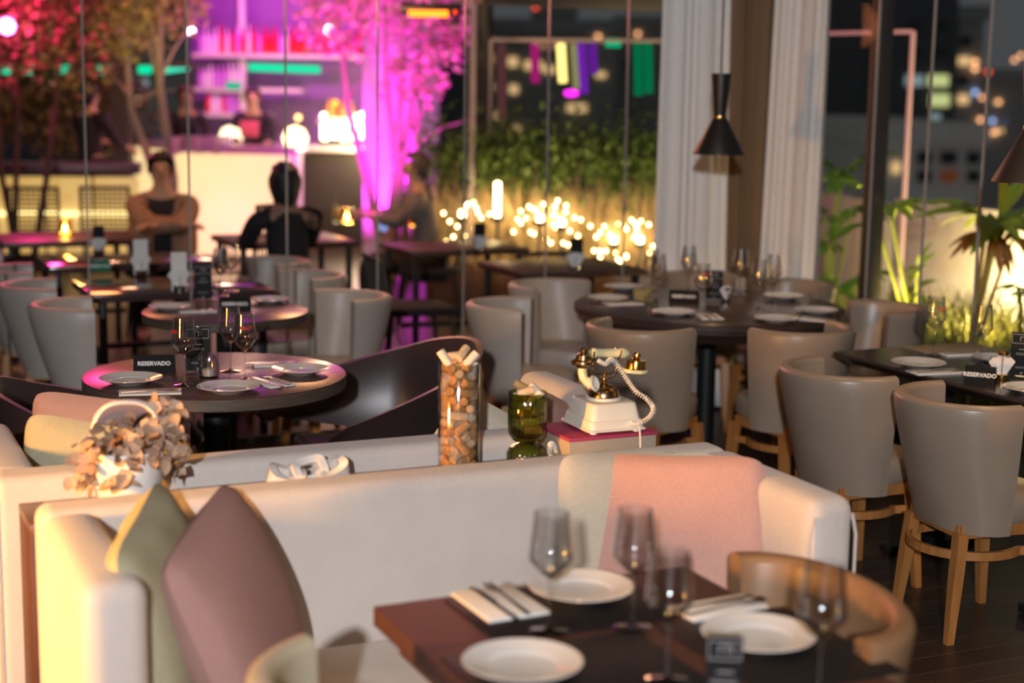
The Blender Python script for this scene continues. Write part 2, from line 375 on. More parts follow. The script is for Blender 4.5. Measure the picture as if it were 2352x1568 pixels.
# ================================================================== CURTAINS
def curtain(label, top, bot, zt, m, folds, amp, seedv):
    """top, bot: pairs of (x, y) end points at floor plan; hangs from zt to the floor"""
    rnd = random.Random(seedv); n = folds*10; rows = 14
    th = thing('curtain', label, 'curtain', (0, 0, 0)); verts = []; faces = []
    ph = [rnd.uniform(-.6, .6) for _ in range(folds+2)]
    am = [rnd.uniform(.6, 1.2) for _ in range(folds+2)]
    for j in range(rows+1):
        f = j/rows; z = zt+(0.02-zt)*f
        a = Vector(top[0]).lerp(Vector(bot[0]), f); b = Vector(top[1]).lerp(Vector(bot[1]), f)
        d = (b-a).normalized(); nn = Vector((-d.y, d.x))
        for i in range(n+1):
            u = i/n; k = u*folds; fi = int(min(k, folds-1)); 
            w = amp*(math.sin(2*PI*(k+.25*math.sin(1.7*k+seedv)))*.8+.7*math.sin(2*PI*k*.37+ph[0])+.35*math.sin(2*PI*k*2.3+ph[1])*math.sin(k+seedv))*(1+.15*math.sin(3*f+fi))
            p = a.lerp(b, u)+nn*w
            verts.append((p.x, p.y, z))
    for j in range(rows):
        for i in range(n):
            q = j*(n+1)+i; faces.append((q, q+1, q+n+2, q+n+1))
    o = loop_obj('drape', verts, faces, m, th); md = o.modifiers.new('th', 'SOLIDIFY'); md.thickness = .004
    tub('curtain_track', [(top[0][0], top[0][1], zt), (top[1][0], top[1][1], zt)], .012, M['post'], th)
    return th
def xy(px, py, Y): q = A(px, py, Y); return (q.x, q.y)
curtain('white sheer curtain hanging left of the taupe one, beside the terrace glass', (xy(1527, 0, 8.38), xy(1673, 0, 8.55)), (xy(1497, 700, 8.38), xy(1668, 700, 8.55)), 3.2, M['curtw'], 7, .010, 1)
curtain('taupe brown curtain in the corner between two white sheers', (xy(1668, 0, 8.62), xy(1795, 0, 8.62)), (xy(1655, 700, 8.6), xy(1745, 700, 8.62)), 3.2, M['curtb'], 6, .011, 2)
curtain('white sheer curtain right of the taupe one, beside the planted terrace', (xy(1788, 0, 8.5), xy(1908, 0, 8.15)), (xy(1735, 700, 8.5), xy(1858, 700, 8.15)), 3.2, M['curtw'], 6, .010, 3)

# ================================================================== PENDANTS
pd = thing('pendant_lamp', 'black hourglass pendant lamp with brass ring hanging in front of the curtains', 'pendant lamp', (.955, 7.40, 1.455), group='black hourglass pendants')
rr = .122
bm = bmesh.new(); lathe(bm, [(rr, 0), (rr, .004), (.033, .168), (.031, .168), (rr-.003, .003), (rr, 0)], 48); fin(bm, 'lower_cone', M['pend'], pd)
bm = bmesh.new(); lathe(bm, [(.0, .178), (.029, .178), (.047, .37), (.047, .374), (.0, .374)], 40); fin(bm, 'upper_cone', M['pend'], pd)
bm = bmesh.new(); lathe(bm, [(0, .167), (.033, .167), (.034, .172), (.033, .179), (0, .179)], 40); fin(bm, 'brass_ring', M['brass'], pd)
tub('cord', [(0, 0, .37), (.001, 0, .8), (.006, 0, 1.3), (.008, 0, 1.845)], .0035, M['black'], pd)
lat('bulb', [(0, .06), (.018, .065), (.028, .09), (.02, .12), (.012, .16), (0, .16)], emis('pendant bulb glow', (1, .7, .35), 4), pd, seg=20)
dup(pd, (1.655, 5.05, 1.475), 0, 'black hourglass pendant lamp with brass ring cut by the right picture edge')

# ================================================================== TUB CHAIRS
def make_tub(name, label, m, ext=.035, r=.245, zb=.36, zt=.79, th=.05, legs=True, cat='chair'):
    t = thing(name, label, cat)
    path = []
    for k in range(6): path.append((ext*(1-k/5), 1, 0))
    pts = []
    for k in range(6): pts.append((ext*(1-k/5), r, 0, 1))
    for k in range(1, 28):
        a = PI/2+PI*k/28; pts.append((r*math.cos(a), r*math.sin(a), math.cos(a), math.sin(a)))
    for k in range(6): pts.append((ext*k/5, -r, 0, -1))
    def prof(h):
        o = []; h_ = zt-zb
        for k in range(9): f = k/8; o.append((-(.035+h)*(1-f)**1.25, zb+(h_-.02)*f))
        for k in range(1, 6): a = PI*k/6; o.append((-.5*th+.5*th*math.cos(a), zt-.02+.02*math.sin(a)))
        for k in range(5): f = 1-k/4; o.append((-th-(.02+h)*(1-f)**1.25, zb+.02+(h_-.04)*f))
        return o
    bm = bmesh.new(); sweep(bm, [(x, y, nx, ny, .085*max(0, -nx)**1.5) for (x, y, nx, ny) in pts], prof); bmesh.ops.bevel(bm, geom=[e for e in bm.edges if len(e.link_faces) == 2 and e.calc_face_angle(0) > 1.2], offset=.006, segments=2, affect='EDGES')
    fin(bm, 'backrest', m, t)
    # seat cushion
    bm = bmesh.new(); n = 24; rs = r-.07; rings = []
    for (k, z) in ((.94, .385), (1, .40), (1, .455), (.96, .475), (.80, .485), (0, .49)):
        ring = []
        for i in range(n*2):
            a = 2*PI*i/(n*2); x = rs*k*math.cos(a); y = rs*k*math.sin(a)
            if x > 0: x = x*1.3; y = (abs(y)**.6)*(rs*k)**.4*(1 if y > 0 else -1)
            ring.append(bm.verts.new((x+.04, y, z)))
        rings.append(ring)
    for a, b in zip(rings, rings[1:]):
        for i in range(n*2): bm.faces.new((a[i], a[(i+1) % (n*2)], b[(i+1) % (n*2)], b[i]))
    bm.faces.new(rings[0][::-1]); bmesh.ops.remove_doubles(bm, verts=bm.verts, dist=1e-5)
    fin(bm, 'seat', m, t)
    bm = bmesh.new()
    for (x, y, sx, sy) in ((.04, .14, .29, .022), (.04, -.14, .29, .022), (.185, 0, .022, .30), (-.10, 0, .022, .28)): bx(bm, (x, y, .365), (sx, sy, .045), bev=.003)
    fin(bm, 'seat_frame', M['oak'], t)
    for (x, y) in ((.185, .155), (.185, -.155), (-.10, .140), (-.10, -.140)):
        dx = .03 if x > 0 else -.035; dy = .02 if y > 0 else -.02
        bm = bmesh.new(); vs = []
        for (z, w, f) in ((.36, .019, 0), (.22, .018, .38), (0, .0125, 1)):
            vs.append([bm.verts.new((x+dx*f+a*w, y+dy*f+b*w, z)) for a, b in ((-1, -1), (1, -1), (1, 1), (-1, 1))])
        for a, b in zip(vs, vs[1:]):
            for i in range(4): bm.faces.new((a[i], a[(i+1) % 4], b[(i+1) % 4], b[i]))
        bm.faces.new(vs[0]); bm.faces.new(vs[-1][::-1])
        lg = fin(bm, 'leg', M['oak'], t, smooth=False)
        lat('glide', [(0, .0), (.009, 0), (.009, .004), (0, .006)], M['steel'], lg, (x+dx, y+dy, -.0), 12)
    # curved stretcher
    bm = bmesh.new(); pth = []
    for k in range(25):
        a = PI*.30+PI*1.40*k/24; c = .172
        pth.append((c*math.cos(a)+.01, c*math.sin(a), math.cos(a), math.sin(a), 0))
    pth = [(.20, .160, 0, 1, 0)]+pth+[(.20, -.160, 0, -1, 0)]
    sweep(bm, pth, lambda h: [(0, .275), (.016, .275), (.016, .303), (0, .303)]); fin(bm, 'stretcher', M['oak'], t, smooth=False)
    return t
def ang(d): return R(d)
ch = make_tub('tub_chair', 'taupe leather tub chair with oak legs in the right foreground, cut by the right picture edge', M['leather'])
ch['group'] = 'taupe leather tub chairs'
def place(root, first, x, y, deg, label):
    if first: root.location = (x, y, 0); root.rotation_euler = (0, 0, R(deg)); root['label'] = label; return root
    return dup(root, (x, y, 0), R(deg), label)
def apx(px, Y): return (px-1176)/F*Y*1.013
place(ch, True, 1.50, 5.03, 18, 'taupe leather tub chair nearest at the right edge, its whole oak back leg visible')
place(ch, False, 1.20, 5.50, 24, 'taupe leather tub chair seen from behind, left of the one at the right edge')
place(ch, False, .55, 6.47, 48, 'taupe leather tub chair seen from behind, directly behind the telephone')
place(ch, False, 1.19, 6.48, 124, 'taupe leather tub chair seen from behind at the front right of the big round table')
place(ch, False, 1.40, 7.93, 215, 'dark shaded tub chair behind the right end of the big round table, by the curtain')
place(ch, False, 1.66, 7.12, 190, 'tub chair between the big round table and the planted terrace, back to the glass')
place(ch, False, .98, 8.22, 262, 'tub chair on the curtain side of the big round table, only its seat seen below')
chw = make_tub('tub_chair', 'x', M['leather_lit']); chw['group'] = 'lit taupe leather tub chairs'
place(chw, True, .03, 7.05, -6, 'pale tub chair with wide seat standing just behind the two cork filled vases')
place(chw, False, .22, 7.78, -38, 'pale tub chair by the glass at the left rear of the big round table')
def stp(s, t): v = W(s, t); return v.x, v.y
x, y = stp(-.12, 3.60); place(chw, False, x, y, 24.5-8, 'pale tub chair nearest in the left row, beside the small round table')
x, y = stp(-.17, 4.33); place(chw, False, x, y, 24.5-8, 'pale tub chair, middle one of the row at the left edge')
x, y = stp(-.19, 5.02); place(chw, False, x, y, 24.5-8, 'pale tub chair farthest in the row, cut by the left picture edge')
x, y = stp(-.26, 5.75); place(chw, False, x, y, 24.5-8, 'tub chair at the far left edge, only a corner of its back in view')
x, y = stp(1.02, 3.50); place(chw, False, x, y, 204.5+6, 'pale tub chair with tall light arm right of the small round table')
x, y = stp(1.08, 4.33); place(chw, False, x, y, 204.5+6, 'pale tub chair behind the glass, second of the row right of the square table')
x, y = stp(1.10, 5.03); place(chw, False, x, y, 204.5+6, 'greyish tub chair, third and farthest of the row right of the square table')
v = Vector((.56, 2.935, 0)); tn = make_tub('tub_chair', 'tan brown leather tub chair pulled up to the near table, seen from its open side', M['tan'], ext=.005); tn.scale = (.80, 1.22, 1); tn.location = (v.x, v.y, 0); tn.rotation_euler = (0, 0, R(197))
v = W(-.375, -1.035); tn = make_tub('tub_chair', 'cream leather tub chair arm poking up at the bottom left by the near table', mat('cream white leather', (.50, .45, .33), .4, bump=.1, bscale=200), ext=.03); tn.location = (v.x, v.y, 0); tn.rotation_euler = (0, 0, R(56))

# ================================================================== BOOTH (two sofas and a console)
def upanel(bm, c, s, bev=.045, seg=5): bx(bm, c, s, (0, 0, 0), bev, seg)
bo = W(0, 0)
fs = thing('booth_sofa', 'light linen corner sofa in the foreground with wings at both ends', 'sofa', bo, PH, 'back to back booth sofas')
ZT = .83
box('backrest', (.07, .06, ZT/2+.03), (1.75, .12, ZT-.06), M['linen'], fs, bev=.035, seg=5)
box('wing', (-.745, -.275, .03+ZT/2), (.13, .55, ZT-.06), M['linen'], fs, bev=.04, seg=5)
box('wing', (.885, -.26, .03+ZT/2), (.13, .54, ZT-.06), M['linen'], fs, bev=.04, seg=5)
box('seat_cushion', (.05, -.27, .39), (1.52, .50, .13), M['linen_g'] if False else M['linen'], fs, bev=.03, seg=4)
box('plinth', (.05, -.26, .18), (1.5, .46, .30), M['wenge'], fs)
for s_ in (.82, .95): 
    tub('piping', [(s_, -.525, .06), (s_, -.527, .74), (s_+(-.012 if s_ > .9 else .012), -.526, .79)], .004, M['linen'], fs, 6)
rs = thing('booth_sofa', 'light linen sofa behind the wooden console, its back to the foreground sofa', 'sofa', bo, PH, 'back to back booth sofas')
box('backrest', (-.01, .395, ZT/2+.02), (1.71, .12, ZT-.04), M['linen'], rs, bev=.03, seg=5)
box('wing', (-.805, .71, ZT/2+.02), (.11, .56, ZT-.04), M['linen'], rs, bev=.03, seg=5)
box('wing', (.86, .74, ZT/2+.04), (.12, .62, ZT-.01), M['linen'], rs, bev=.04, seg=5)
box('seat_cushion', (.02, .72, .39), (1.5, .52, .13), M['linen'], rs, bev=.03, seg=4)
box('plinth', (.02, .72, .18), (1.5, .48, .30), M['wenge'], rs)
tub('piping', [(-.862, .338, .06), (-.862, .338, .78)], .0035, M['linen'], rs, 6)
cs = thing('console_shelf', 'brown wooden shelf between the two sofas carrying pot, corks and telephone', 'shelf', bo, PH)
box('top_board', (0, .2275, .76), (1.62, .205, .02), M['console'], cs, bev=.002)
box('end_panel', (-.80, .2275, .385), (.02, .19, .73), M['redwood'], cs, bev=.002)
box('end_panel', (.80, .2275, .385), (.02, .19, .73), M['redwood'], cs, bev=.002)
box('back_board', (0, .2275, .10), (1.56, .15, .18), M['console'], cs)
ZC = .77

# cushions
def cushion(label, m, loc, rot, w=.44, h=.44, d=.15, group=None, seam=True, wr=0, sd=1):
    t = thing('cushion', label, 'cushion', loc, rot=rot, group=group); n = 22; rnd = random.Random(sd)
    ph = [rnd.uniform(0, 6) for _ in range(6)]
    bm = bmesh.new(); vv = {}
    for side in (1, -1):
        for i in range(n+1):
            for j in range(n+1):
                u = 2*i/n-1; v = 2*j/n-1
                if side == -1 and (i in (0, n) or j in (0, n)): vv[(side, i, j)] = vv[(1, i, j)]; continue
                pin = 1-.03*(1-abs(u)**2)*abs(v)**4-.09*abs(u)**6*abs(v)**3; pin2 = 1-.03*(1-abs(v)**2)*abs(u)**4-.09*abs(v)**6*abs(u)**3
                th_ = (max(0, 1-u*u)**.45)*(max(0, 1-v*v)**.45)
                cz = side*d/2*th_*(1+.05*math.sin(3*u+ph[0])*math.cos(2*v+ph[1]))
                cz += wr*.006*math.sin(9*u+4*v+ph[2])*(abs(v)**2)*th_
                vv[(side, i, j)] = bm.verts.new((w/2*u*pin2, h/2*v*pin, cz))
    for side in (1, -1):
        for i in range(n):
            for j in range(n):
                f = [vv[(side, i, j)], vv[(side, i+1, j)], vv[(side, i+1, j+1)], vv[(side, i, j+1)]]
                if len(set(f)) == 4: bm.faces.new(f if side == 1 else f[::-1])
    fin(bm, 'cover', m, t)
    pts = []
    for k in range(n+1): pts.append(vv)
    return t
def cr(s, t, z, yaw, pitch, roll): 
    """cushion standing: its face normal points along yaw (deg, 0 = along the sofa), leaned back by pitch, turned in its plane by roll"""
    m = Matrix.Rotation(PH+R(yaw), 3, 'Z') @ Matrix.Rotation(R(90-pitch), 3, 'Y') @ Matrix.Rotation(R(90+roll), 3, 'Z')
    return W(s, t, z), m.to_euler()
l, r = cr(-.600, -.27, .665, -24, 11, 6); cushion('sage green cushion leaning in the left corner of the foreground sofa', M['green'], l, r, .47, .46, .17, wr=1, sd=2)
l, r = cr(-.445, -.27, .645, -32, 20, 8); cushion('dusty rose cushion leaning on the sage green one in the foreground sofa', M['pinkd'], l, r, .50, .46, .18, sd=3)
l, r = cr(.655, -.20, .665, -128, 16, 3); cushion('salmon pink cushion leaning in the right corner of the foreground sofa', M['pinkl'], l, r, .46, .43, .12, sd=4)
l, r = cr(.575, -.08, .66, -88, 8, -3); cushion('beige cushion tucked beside and behind the salmon pink one', M['beige'], l, r, .36, .42, .11, sd=5)
l, r = cr(.66, -.075, .655, -112, 6, 2); cushion('pale beige cushion whose top edge peeps out behind the salmon pink one', mat('pale beige cushion', (.62, .55, .42), .9, weave=300), l, r, .38, .40, .10, sd=6)
l, r = cr(-.555, .64, .685, 62, 14, 9); cushion('yellowish green cushion on the rear sofa left of the white pot', M['green'], l, r, .45, .43, .15, wr=1, sd=7)
l, r = cr(-.50, .86, .70, 60, 12, 5); cushion('mauve cushion behind the yellowish green one on the rear sofa', M['mauve'], l, r, .45, .44, .15, sd=8)
l, r = cr(-.485, .56, .665, 90, 10, 0); cushion('pink cushion on the rear sofa seen just right of the dried leaves', M['pinkl'] if False else mat('old rose cushion', (.52, .33, .30), .9, weave=300), l, r, .24, .42, .10, sd=9)
l, r = cr(.50, .62, .66, 80, 16, 30); cushion('beige cushion on the rear sofa between the two cork vases', M['beige'], l, r, .40, .40, .14, sd=10)
l, r = cr(.70, .66, .665, 128, 14, 20); cushion('salmon cushion on the rear sofa right of the green vase', M['pinkl'], l, r, .38, .40, .13, sd=11)

# ================================================================== POT with dried leaves
v = W(-.575, .225, ZC)
pot = thing('flower_pot', 'white ceramic bucket pot with an arched handle on the console', 'pot', v, PH-.12)
lat('pot_body', [(0, 0), (.060, 0), (.066, .006), (.080, .06), (.084, .12), (.082, .136), (.078, .136), (.078, .12), (.072, .05), (0, .045)], M['chinaw'], pot, seg=48)
pts = []
for k in range(25):
    a = PI*k/24; pts.append((-.079*(1 if abs(math.cos(a)) > .999 else (abs(math.cos(a))**.75))*(1 if math.cos(a) > 0 else -1), 0, .118+.128*(math.sin(a)**.62)))
bm = bmesh.new(); rings = []
for i, p in enumerate(pts):
    t = (Vector(pts[min(i+1, 24)])-Vector(pts[max(i-1, 0)])).normalized(); nrm = Vector((0, 1, 0)); b_ = t.cross(nrm)
    rings.append([bm.verts.new(Vector(p)+nrm*(.016*math.cos(2*PI*k/12))+b_*(.006*math.sin(2*PI*k/12))) for k in range(12)])
for a, b in zip(rings, rings[1:]):
    for k in range(12): bm.faces.new((a[k], a[(k+1) % 12], b[(k+1) % 12], b[k]))
fin(bm, 'handle', M['chinaw'], pot)
def leafm(bm, p, d, up, L, Wd, curl=.3):
    d = Vector(d).normalized(); up = Vector(up); s = d.cross(up)
    if s.length < 1e-3: s = Vector((1, 0, 0))
    s.normalize(); nn = s.cross(d); p = Vector(p); rows = []
    for k in range(6):
        f = k/5; w = Wd*math.sin(PI*min(1, f*.9+.1))**.7*(1-f*.12) if k < 5 else Wd*.05
        if k == 0: w = Wd*.15
        c = p+d*(L*f)-nn*(curl*L*f*f)
        rows.append([bm.verts.new(c-s*w+nn*w*.35), bm.verts.new(c), bm.verts.new(c+s*w+nn*w*.35)])
    for a, b in zip(rows, rows[1:]):
        bm.faces.new((a[0], a[1], b[1], b[0])); bm.faces.new((a[1], a[2], b[2], b[1]))
dl = thing('dried_leaf_arrangement', 'dried beige eucalyptus leaves spilling out of the white pot', 'dried leaves', v+Vector((0, 0, .13)), PH-.12)
rnd = random.Random(5); bm = bmesh.new(); bm2 = bmesh.new(); sm = bmesh.new()
cl = [((-.045, -.05, .03), .050, 26), ((-.075, -.02, .0), .035, 16), ((0, -.07, .0), .035, 16), ((-.02, -.095, -.045), .022, 8), ((-.095, -.04, -.05), .022, 10), ((.03, -.03, .045), .045, 26), ((.075, .0, .06), .042, 26), ((.095, .01, .09), .034, 20), ((.105, .0, .03), .032, 20), ((.108, -.02, -.01), .022, 10), ((0, .02, .03), .045, 16), ((.11, .01, -.05), .015, 6), ((.05, -.055, .0), .025, 8)]
for c, sp, n in cl:
    c = Vector(c); tube(sm, [(c.x*.2, c.y*.2, -.06), (c.x*.7, c.y*.7, c.z*.6+.01), c], .0016, 5)
    for k in range(n):
        q = c+Vector((rnd.gauss(0, 1), rnd.gauss(0, 1), rnd.gauss(0, .8)))*sp*.55
        rr_ = math.hypot(q.x, q.y)
        if rr_ < .092 and q.z < -.002:
            q.x *= .098/max(rr_, .01); q.y *= .098/max(rr_, .01)
        dd = Vector((rnd.gauss(0, 1)+c.x*6, rnd.gauss(0, 1)+c.y*6-.3, rnd.gauss(-.5, .7)))
        leafm(bm if rnd.random() < .7 else bm2, q, dd, (rnd.gauss(0, .5), rnd.gauss(-.8, .4), 1), rnd.uniform(.026, .044), rnd.uniform(.011, .019), rnd.uniform(-.2, .5))
fin(sm, 'stems', M['leafdry2'], dl); fin(bm, 'pale_leaves', M['leafdry'], dl); fin(bm2, 'brown_leaves', M['leafdry2'], dl)

# ================================================================== white chunky chain ornament
v = W(-.135, .235, ZC)
cn = thing('chain_ornament', 'white painted wooden chain ornament of three chunky links on the console', 'ornament', v, PH)
def chainlink(loc, rot, L=.092, Wd=.066, h=.036, t=.019):
    bm = bmesh.new(); n = 24; rings = []
    for k in range(n):
        a = 2*PI*k/n; ca, sa = math.cos(a), math.sin(a)
        ex = (abs(ca)**.55)*(1 if ca > 0 else -1); ey = (abs(sa)**.55)*(1 if sa > 0 else -1)
        bow = .010*abs(ex)**3
        o_ = (L/2*ex, Wd/2*ey); i_ = ((L/2-t)*ex, (Wd/2-t)*ey)
        rings.append([bm.verts.new((*o_, -h/2+bow)), bm.verts.new((*o_, h/2+bow)), bm.verts.new((*i_, h/2+bow)), bm.verts.new((*i_, -h/2+bow))])
    for k in range(n):
        a, b = rings[k], rings[(k+1) % n]
        for i in range(4): bm.faces.new((a[i], a[(i+1) % 4], b[(i+1) % 4], b[i]))
    bmesh.ops.recalc_face_normals(bm, faces=bm.faces)
    return fin(bm, 'chain_link', M['chalk'], cn, loc, rot)
chainlink((-.062, -.02, .030), (R(18), R(14), R(-12)))
chainlink((-.005, -.01, .042), (R(62), R(-8), R(12)))
chainlink((.055, -.012, .032), (R(14), R(-18), R(14)))

# ================================================================== CORK VASES
def cork_mesh(ma, L=.044, r=.0112):
    bm = bmesh.new(); lathe(bm, [(0, -L/2), (r-.001, -L/2), (r, -L/2+.001), (r, L/2-.001), (r-.001, L/2), (0, L/2)], 16)
    me = bpy.data.meshes.new('cork'); bmesh.ops.recalc_face_normals(bm, faces=bm.faces); bm.to_mesh(me); bm.free(); me.materials.append(ma)
    for p in me.polygons: p.use_smooth = True
    me.set_sharp_from_angle(angle=R(40)); return me
CK = [cork_mesh(M['cork1']), cork_mesh(M['cork2']), cork_mesh(M['cork3']), cork_mesh(M['cork2'], .041, .0115), cork_mesh(M['cork1'], .047, .011)]
def pack(n, rad, z0, z1, seed, it=420, L=.044, r=.0115):
    g = np.random.default_rng(seed); c = np.zeros((n, 3)); a = g.uniform(0, 2*np.pi, n); q = rad*.8*np.sqrt(g.uniform(0, 1, n))
    c[:, 0] = q*np.cos(a); c[:, 1] = q*np.sin(a); c[:, 2] = np.linspace(z0+r, z1-r, n)
    d = g.normal(size=(n, 3)); d[:, 2] *= .7; d /= np.linalg.norm(d, axis=1)[:, None]
    hl = L/2-r*.6; K = np.array([-1, -.5, 0, .5, 1])*hl
    for _ in range(it):
        P = c[:, None]+d[:, None]*K[None, :, None]                 # n,5,3
        Q = P.reshape(-1, 3); D = Q[:, None]-Q[None]; dist = np.linalg.norm(D, axis=2)+1e-9
        own = np.repeat(np.arange(n), 5); same = own[:, None] == own[None]
        ov = np.clip(2*r*1.01-dist, 0, None); ov[same] = 0
        Fm = (D/dist[..., None]*ov[..., None]).sum(1)*.28
        rad_ = np.linalg.norm(Q[:, :2], axis=1)+1e-9; o = np.clip(rad_+r-rad, 0, None); Fm[:, :2] -= Q[:, :2]/rad_[:, None]*o[:, None]*.6
        o = np.clip(z0+r-Q[:, 2], 0, None); Fm[:, 2] += o*.7
        o = np.clip(Q[:, 2]+r-z1, 0, None); Fm[:, 2] -= o*.5
        Fm = Fm.reshape(n, 5, 3); c += Fm.mean(1)
        tq = (Fm*K[None, :, None]).sum(1)/(K**2).sum(); d = d+tq; d /= np.linalg.norm(d, axis=1)[:, None]
    return c, d
def put_cork(i, loc, d, label, group, name='cork'):
    o = bpy.data.objects.new(name, CK[i % 5]); COL.objects.link(o); o.location = loc; o.rotation_euler = Vector(d).to_track_quat('Z', 'Y').to_euler(); tag(o, label, 'cork', group); return o
v = W(.262, .222, ZC)
cv = thing('cork_vase', 'tall clear glass cylinder vase filled with wine corks on the console', 'vase', v)
lat('glass_cylinder', [(0, 0), (.0525, 0), (.053, .003), (.053, .288), (.0515, .290), (.0502, .288), (.0502, .014), (0, .012)], M['clear'], cv, seg=48)
c, d = pack(68, .0495, .0145, .292, 3)
rc = random.Random(9)
for i in range(68):
    put_cork(rc.choice([0, 1, 1, 3, 0, 4, 2]), v+Vector(c[i]), d[i], 'used wine cork inside the tall clear glass cylinder', 'corks in the tall clear vase')
put_cork(2, v+Vector((-.036, -.022, .305)), (-.55, .1, .8), 'whitish cork leaning on the left rim of the tall cylinder', 'corks heaped on the tall vase')
put_cork(4, v+Vector((.008, -.004, .314)), (.45, .75, .55), 'cork with a wine-red end topmost on the tall cylinder', 'corks heaped on the tall vase')
put_cork(2, v+Vector((.030, -.018, .302)), (.6, .2, .65), 'pale cork right of the red-ended one on top of the tall cylinder', 'corks heaped on the tall vase')
put_cork(0, v+Vector((-.008, .026, .303)), (.9, .2, .1), 'pale cork lying at the back of the tall cylinder\'s heap', 'corks heaped on the tall vase')
v = W(.455, .222, ZC)
gv = thing('green_vase', 'olive green ribbed glass vase of two lobes holding corks, on the console', 'vase', v)
lat('lower_lobe', [(0, 0), (.050, 0), (.052, .01), (.052, .040), (.044, .056), (.018, .066), (0, .067)], M['ggreen'], gv, seg=96, rib=.0009, nr=32)
lat('upper_cup', [(0, .067), (.018, .067), (.038, .076), (.048, .092), (.0500, .12), (.0505, .200), (.0490, .202), (.0478, .200), (.047, .12), (.044, .096), (.03, .082), (0, .078)], M['ggreen'], gv, seg=96, rib=.0009, nr=32)
c, d = pack(17, .0462, .094, .2, 5)
for i in range(17): put_cork(rc.choice([0, 1, 3, 0]), v+Vector(c[i]), d[i], 'cork inside the olive green ribbed vase', 'corks in the green vase')
put_cork(2, v+Vector((.022, -.018, .207)), (-.6, .35, .55), 'whitish cork poking over the right rim of the green vase', 'corks heaped on the green vase')
put_cork(1, v+Vector((-.014, .010, .212)), (.7, -.3, -.3), 'brown cork on top at the left of the green vase', 'corks heaped on the green vase')
put_cork(0, v+Vector((-.006, -.026, .2065)), (.95, .1, .22), 'light cork lying across the front rim of the green vase', 'corks heaped on the green vase')

# ================================================================== BOX and TELEPHONE
v = W(.665, .232, ZC)
bk = thing('keepsake_box', 'magenta topped box with kraft sides under the telephone', 'box', v, PH)
box('box_body', (0, 0, .0395), (.255, .19, .079), M['pages'], bk, bev=.001)
box('box_lid', (0, 0, .084), (.262, .197, .010), M['magbook'], bk, bev=.002)
v = W(.683, .232, ZC+.0892)
ph = thing('telephone', 'ivory and brass antique style telephone standing on the magenta box', 'telephone', v, PH-.03); ph.scale = (.96, .96, .86)
def frustum(bm, z0, z1, w0, d0, w1, d1, r):
    rings = []
    for (z, w, dd, ins) in ((z0, w0, d0, 0), (z1-.006, w1, d1, 0), (z1-.002, w1-.006, d1-.006, 0), (z1, w1-.016, d1-.016, 0)):
        ring = []
        for (cx, cy, a0) in ((1, 1, 0), (-1, 1, 90), (-1, -1, 180), (1, -1, 270)):
            for k in range(6):
                a = R(a0+18*k); ring.append(bm.verts.new((cx*(w/2-r)+r*math.cos(a), cy*(dd/2-r)+r*math.sin(a), z)))
        rings.append(ring)
    n = len(rings[0])
    for a, b in zip(rings, rings[1:]):
        for i in range(n): bm.faces.new((a[i], a[(i+1) % n], b[(i+1) % n], b[i]))
    bm.faces.new(rings[0][::-1]); bm.faces.new(rings[-1])
bm = bmesh.new(); frustum(bm, .009, .016, .178, .198, .178, .198, .014); frustum(bm, .014, .042, .166, .186, .160, .178, .016); frustum(bm, .040, .090, .152, .170, .138, .150, .018)
fin(bm, 'base', M['ivory'], ph)
for (x, y) in ((-.065, -.075), (.065, -.075), (-.065, .075), (.065, .075)): lat('foot', [(0, 0), (.010, 0), (.011, .009), (0, .009)], M['china'], ph, (x, y, 0), 16)
lat('collar', [(.048, .089), (.049, .095), (.046, .098), (0, .098)], M['ivory'], ph, seg=40)
lat('bell_dome', [(.0435, .097), (.0435, .101), (.041, .115), (.032, .128), (.018, .134), (0, .136)], M['obrass'], ph, seg=48)
lat('stem', [(.006, .133), (.011, .138), (.006, .143), (.009, .149), (.009, .155), (.005, .160), (.008, .168), (.004, .176), (0, .178)], M['brass'], ph, seg=24)
pa = R(0)
cx = bmesh.new()
for sg in (-1, 1):
    tube(cx, [(0, 0, .168), (sg*.020, 0, .168), (sg*.034, 0, .172), (sg*.037, 0, .186), (sg*.037, 0, .212), (sg*.037, 0, .222)], .0032, 8)
    for q in (-1, 1): tube(cx, [(sg*.037, 0, .212), (sg*.038, q*.010, .214), (sg*.040, q*.017, .226), (sg*.042, q*.019, .243)], .0026, 8)
    bmesh.ops.create_uvsphere(cx, u_segments=12, v_segments=8, radius=.005, matrix=Matrix.Translation((sg*.037, 0, .212)))
tube(cx, [(0, 0, .150), (.022, -.012, .158), (.036, -.006, .170)], .0022, 6)
fin(cx, 'cradle', M['obrass'], ph)
hs = bpy.data.objects.new('handset', None)
bm = bmesh.new(); hr = []
for (x, rd) in ((-.056, .010), (-.052, .0155), (-.045, .0165), (-.040, .014), (.030, .0145), (.036, .017), (.044, .0165), (.052, .013), (.058, .009)): hr.append((x, rd))
lathe(bm, [(rd, x) for (x, rd) in [(-.056, 0)]+hr+[(.058, 0)]], 24); bmesh.ops.transform(bm, matrix=Matrix.Translation((-.002, 0, .232)) @ Matrix.Rotation(R(90), 4, 'Y') @ Matrix.Rotation(R(0), 4, 'Z'), verts=bm.verts)
hnd = fin(bm, 'handset', M['cream'], ph)
hnd.rotation_euler = (0, R(4), 0); hnd.location = (.0, 0, .0)
ear = lat('earpiece', [(0, .008), (.030, .008), (.033, .010), (.033, .013), (.028, .014), (.027, .036), (.026, .039), (.012, .040), (.008, .046), (.012, .052), (.011, .058), (.006, .062), (0, .063)], M['copper'], hnd, (.084, 0, .172), 36)
lat('earpiece_ring', [(0, 0), (.034, 0), (.036, .002), (.036, .010), (.034, .012), (0, .012)], M['cream'], hnd, (.084, 0, .172), 36)
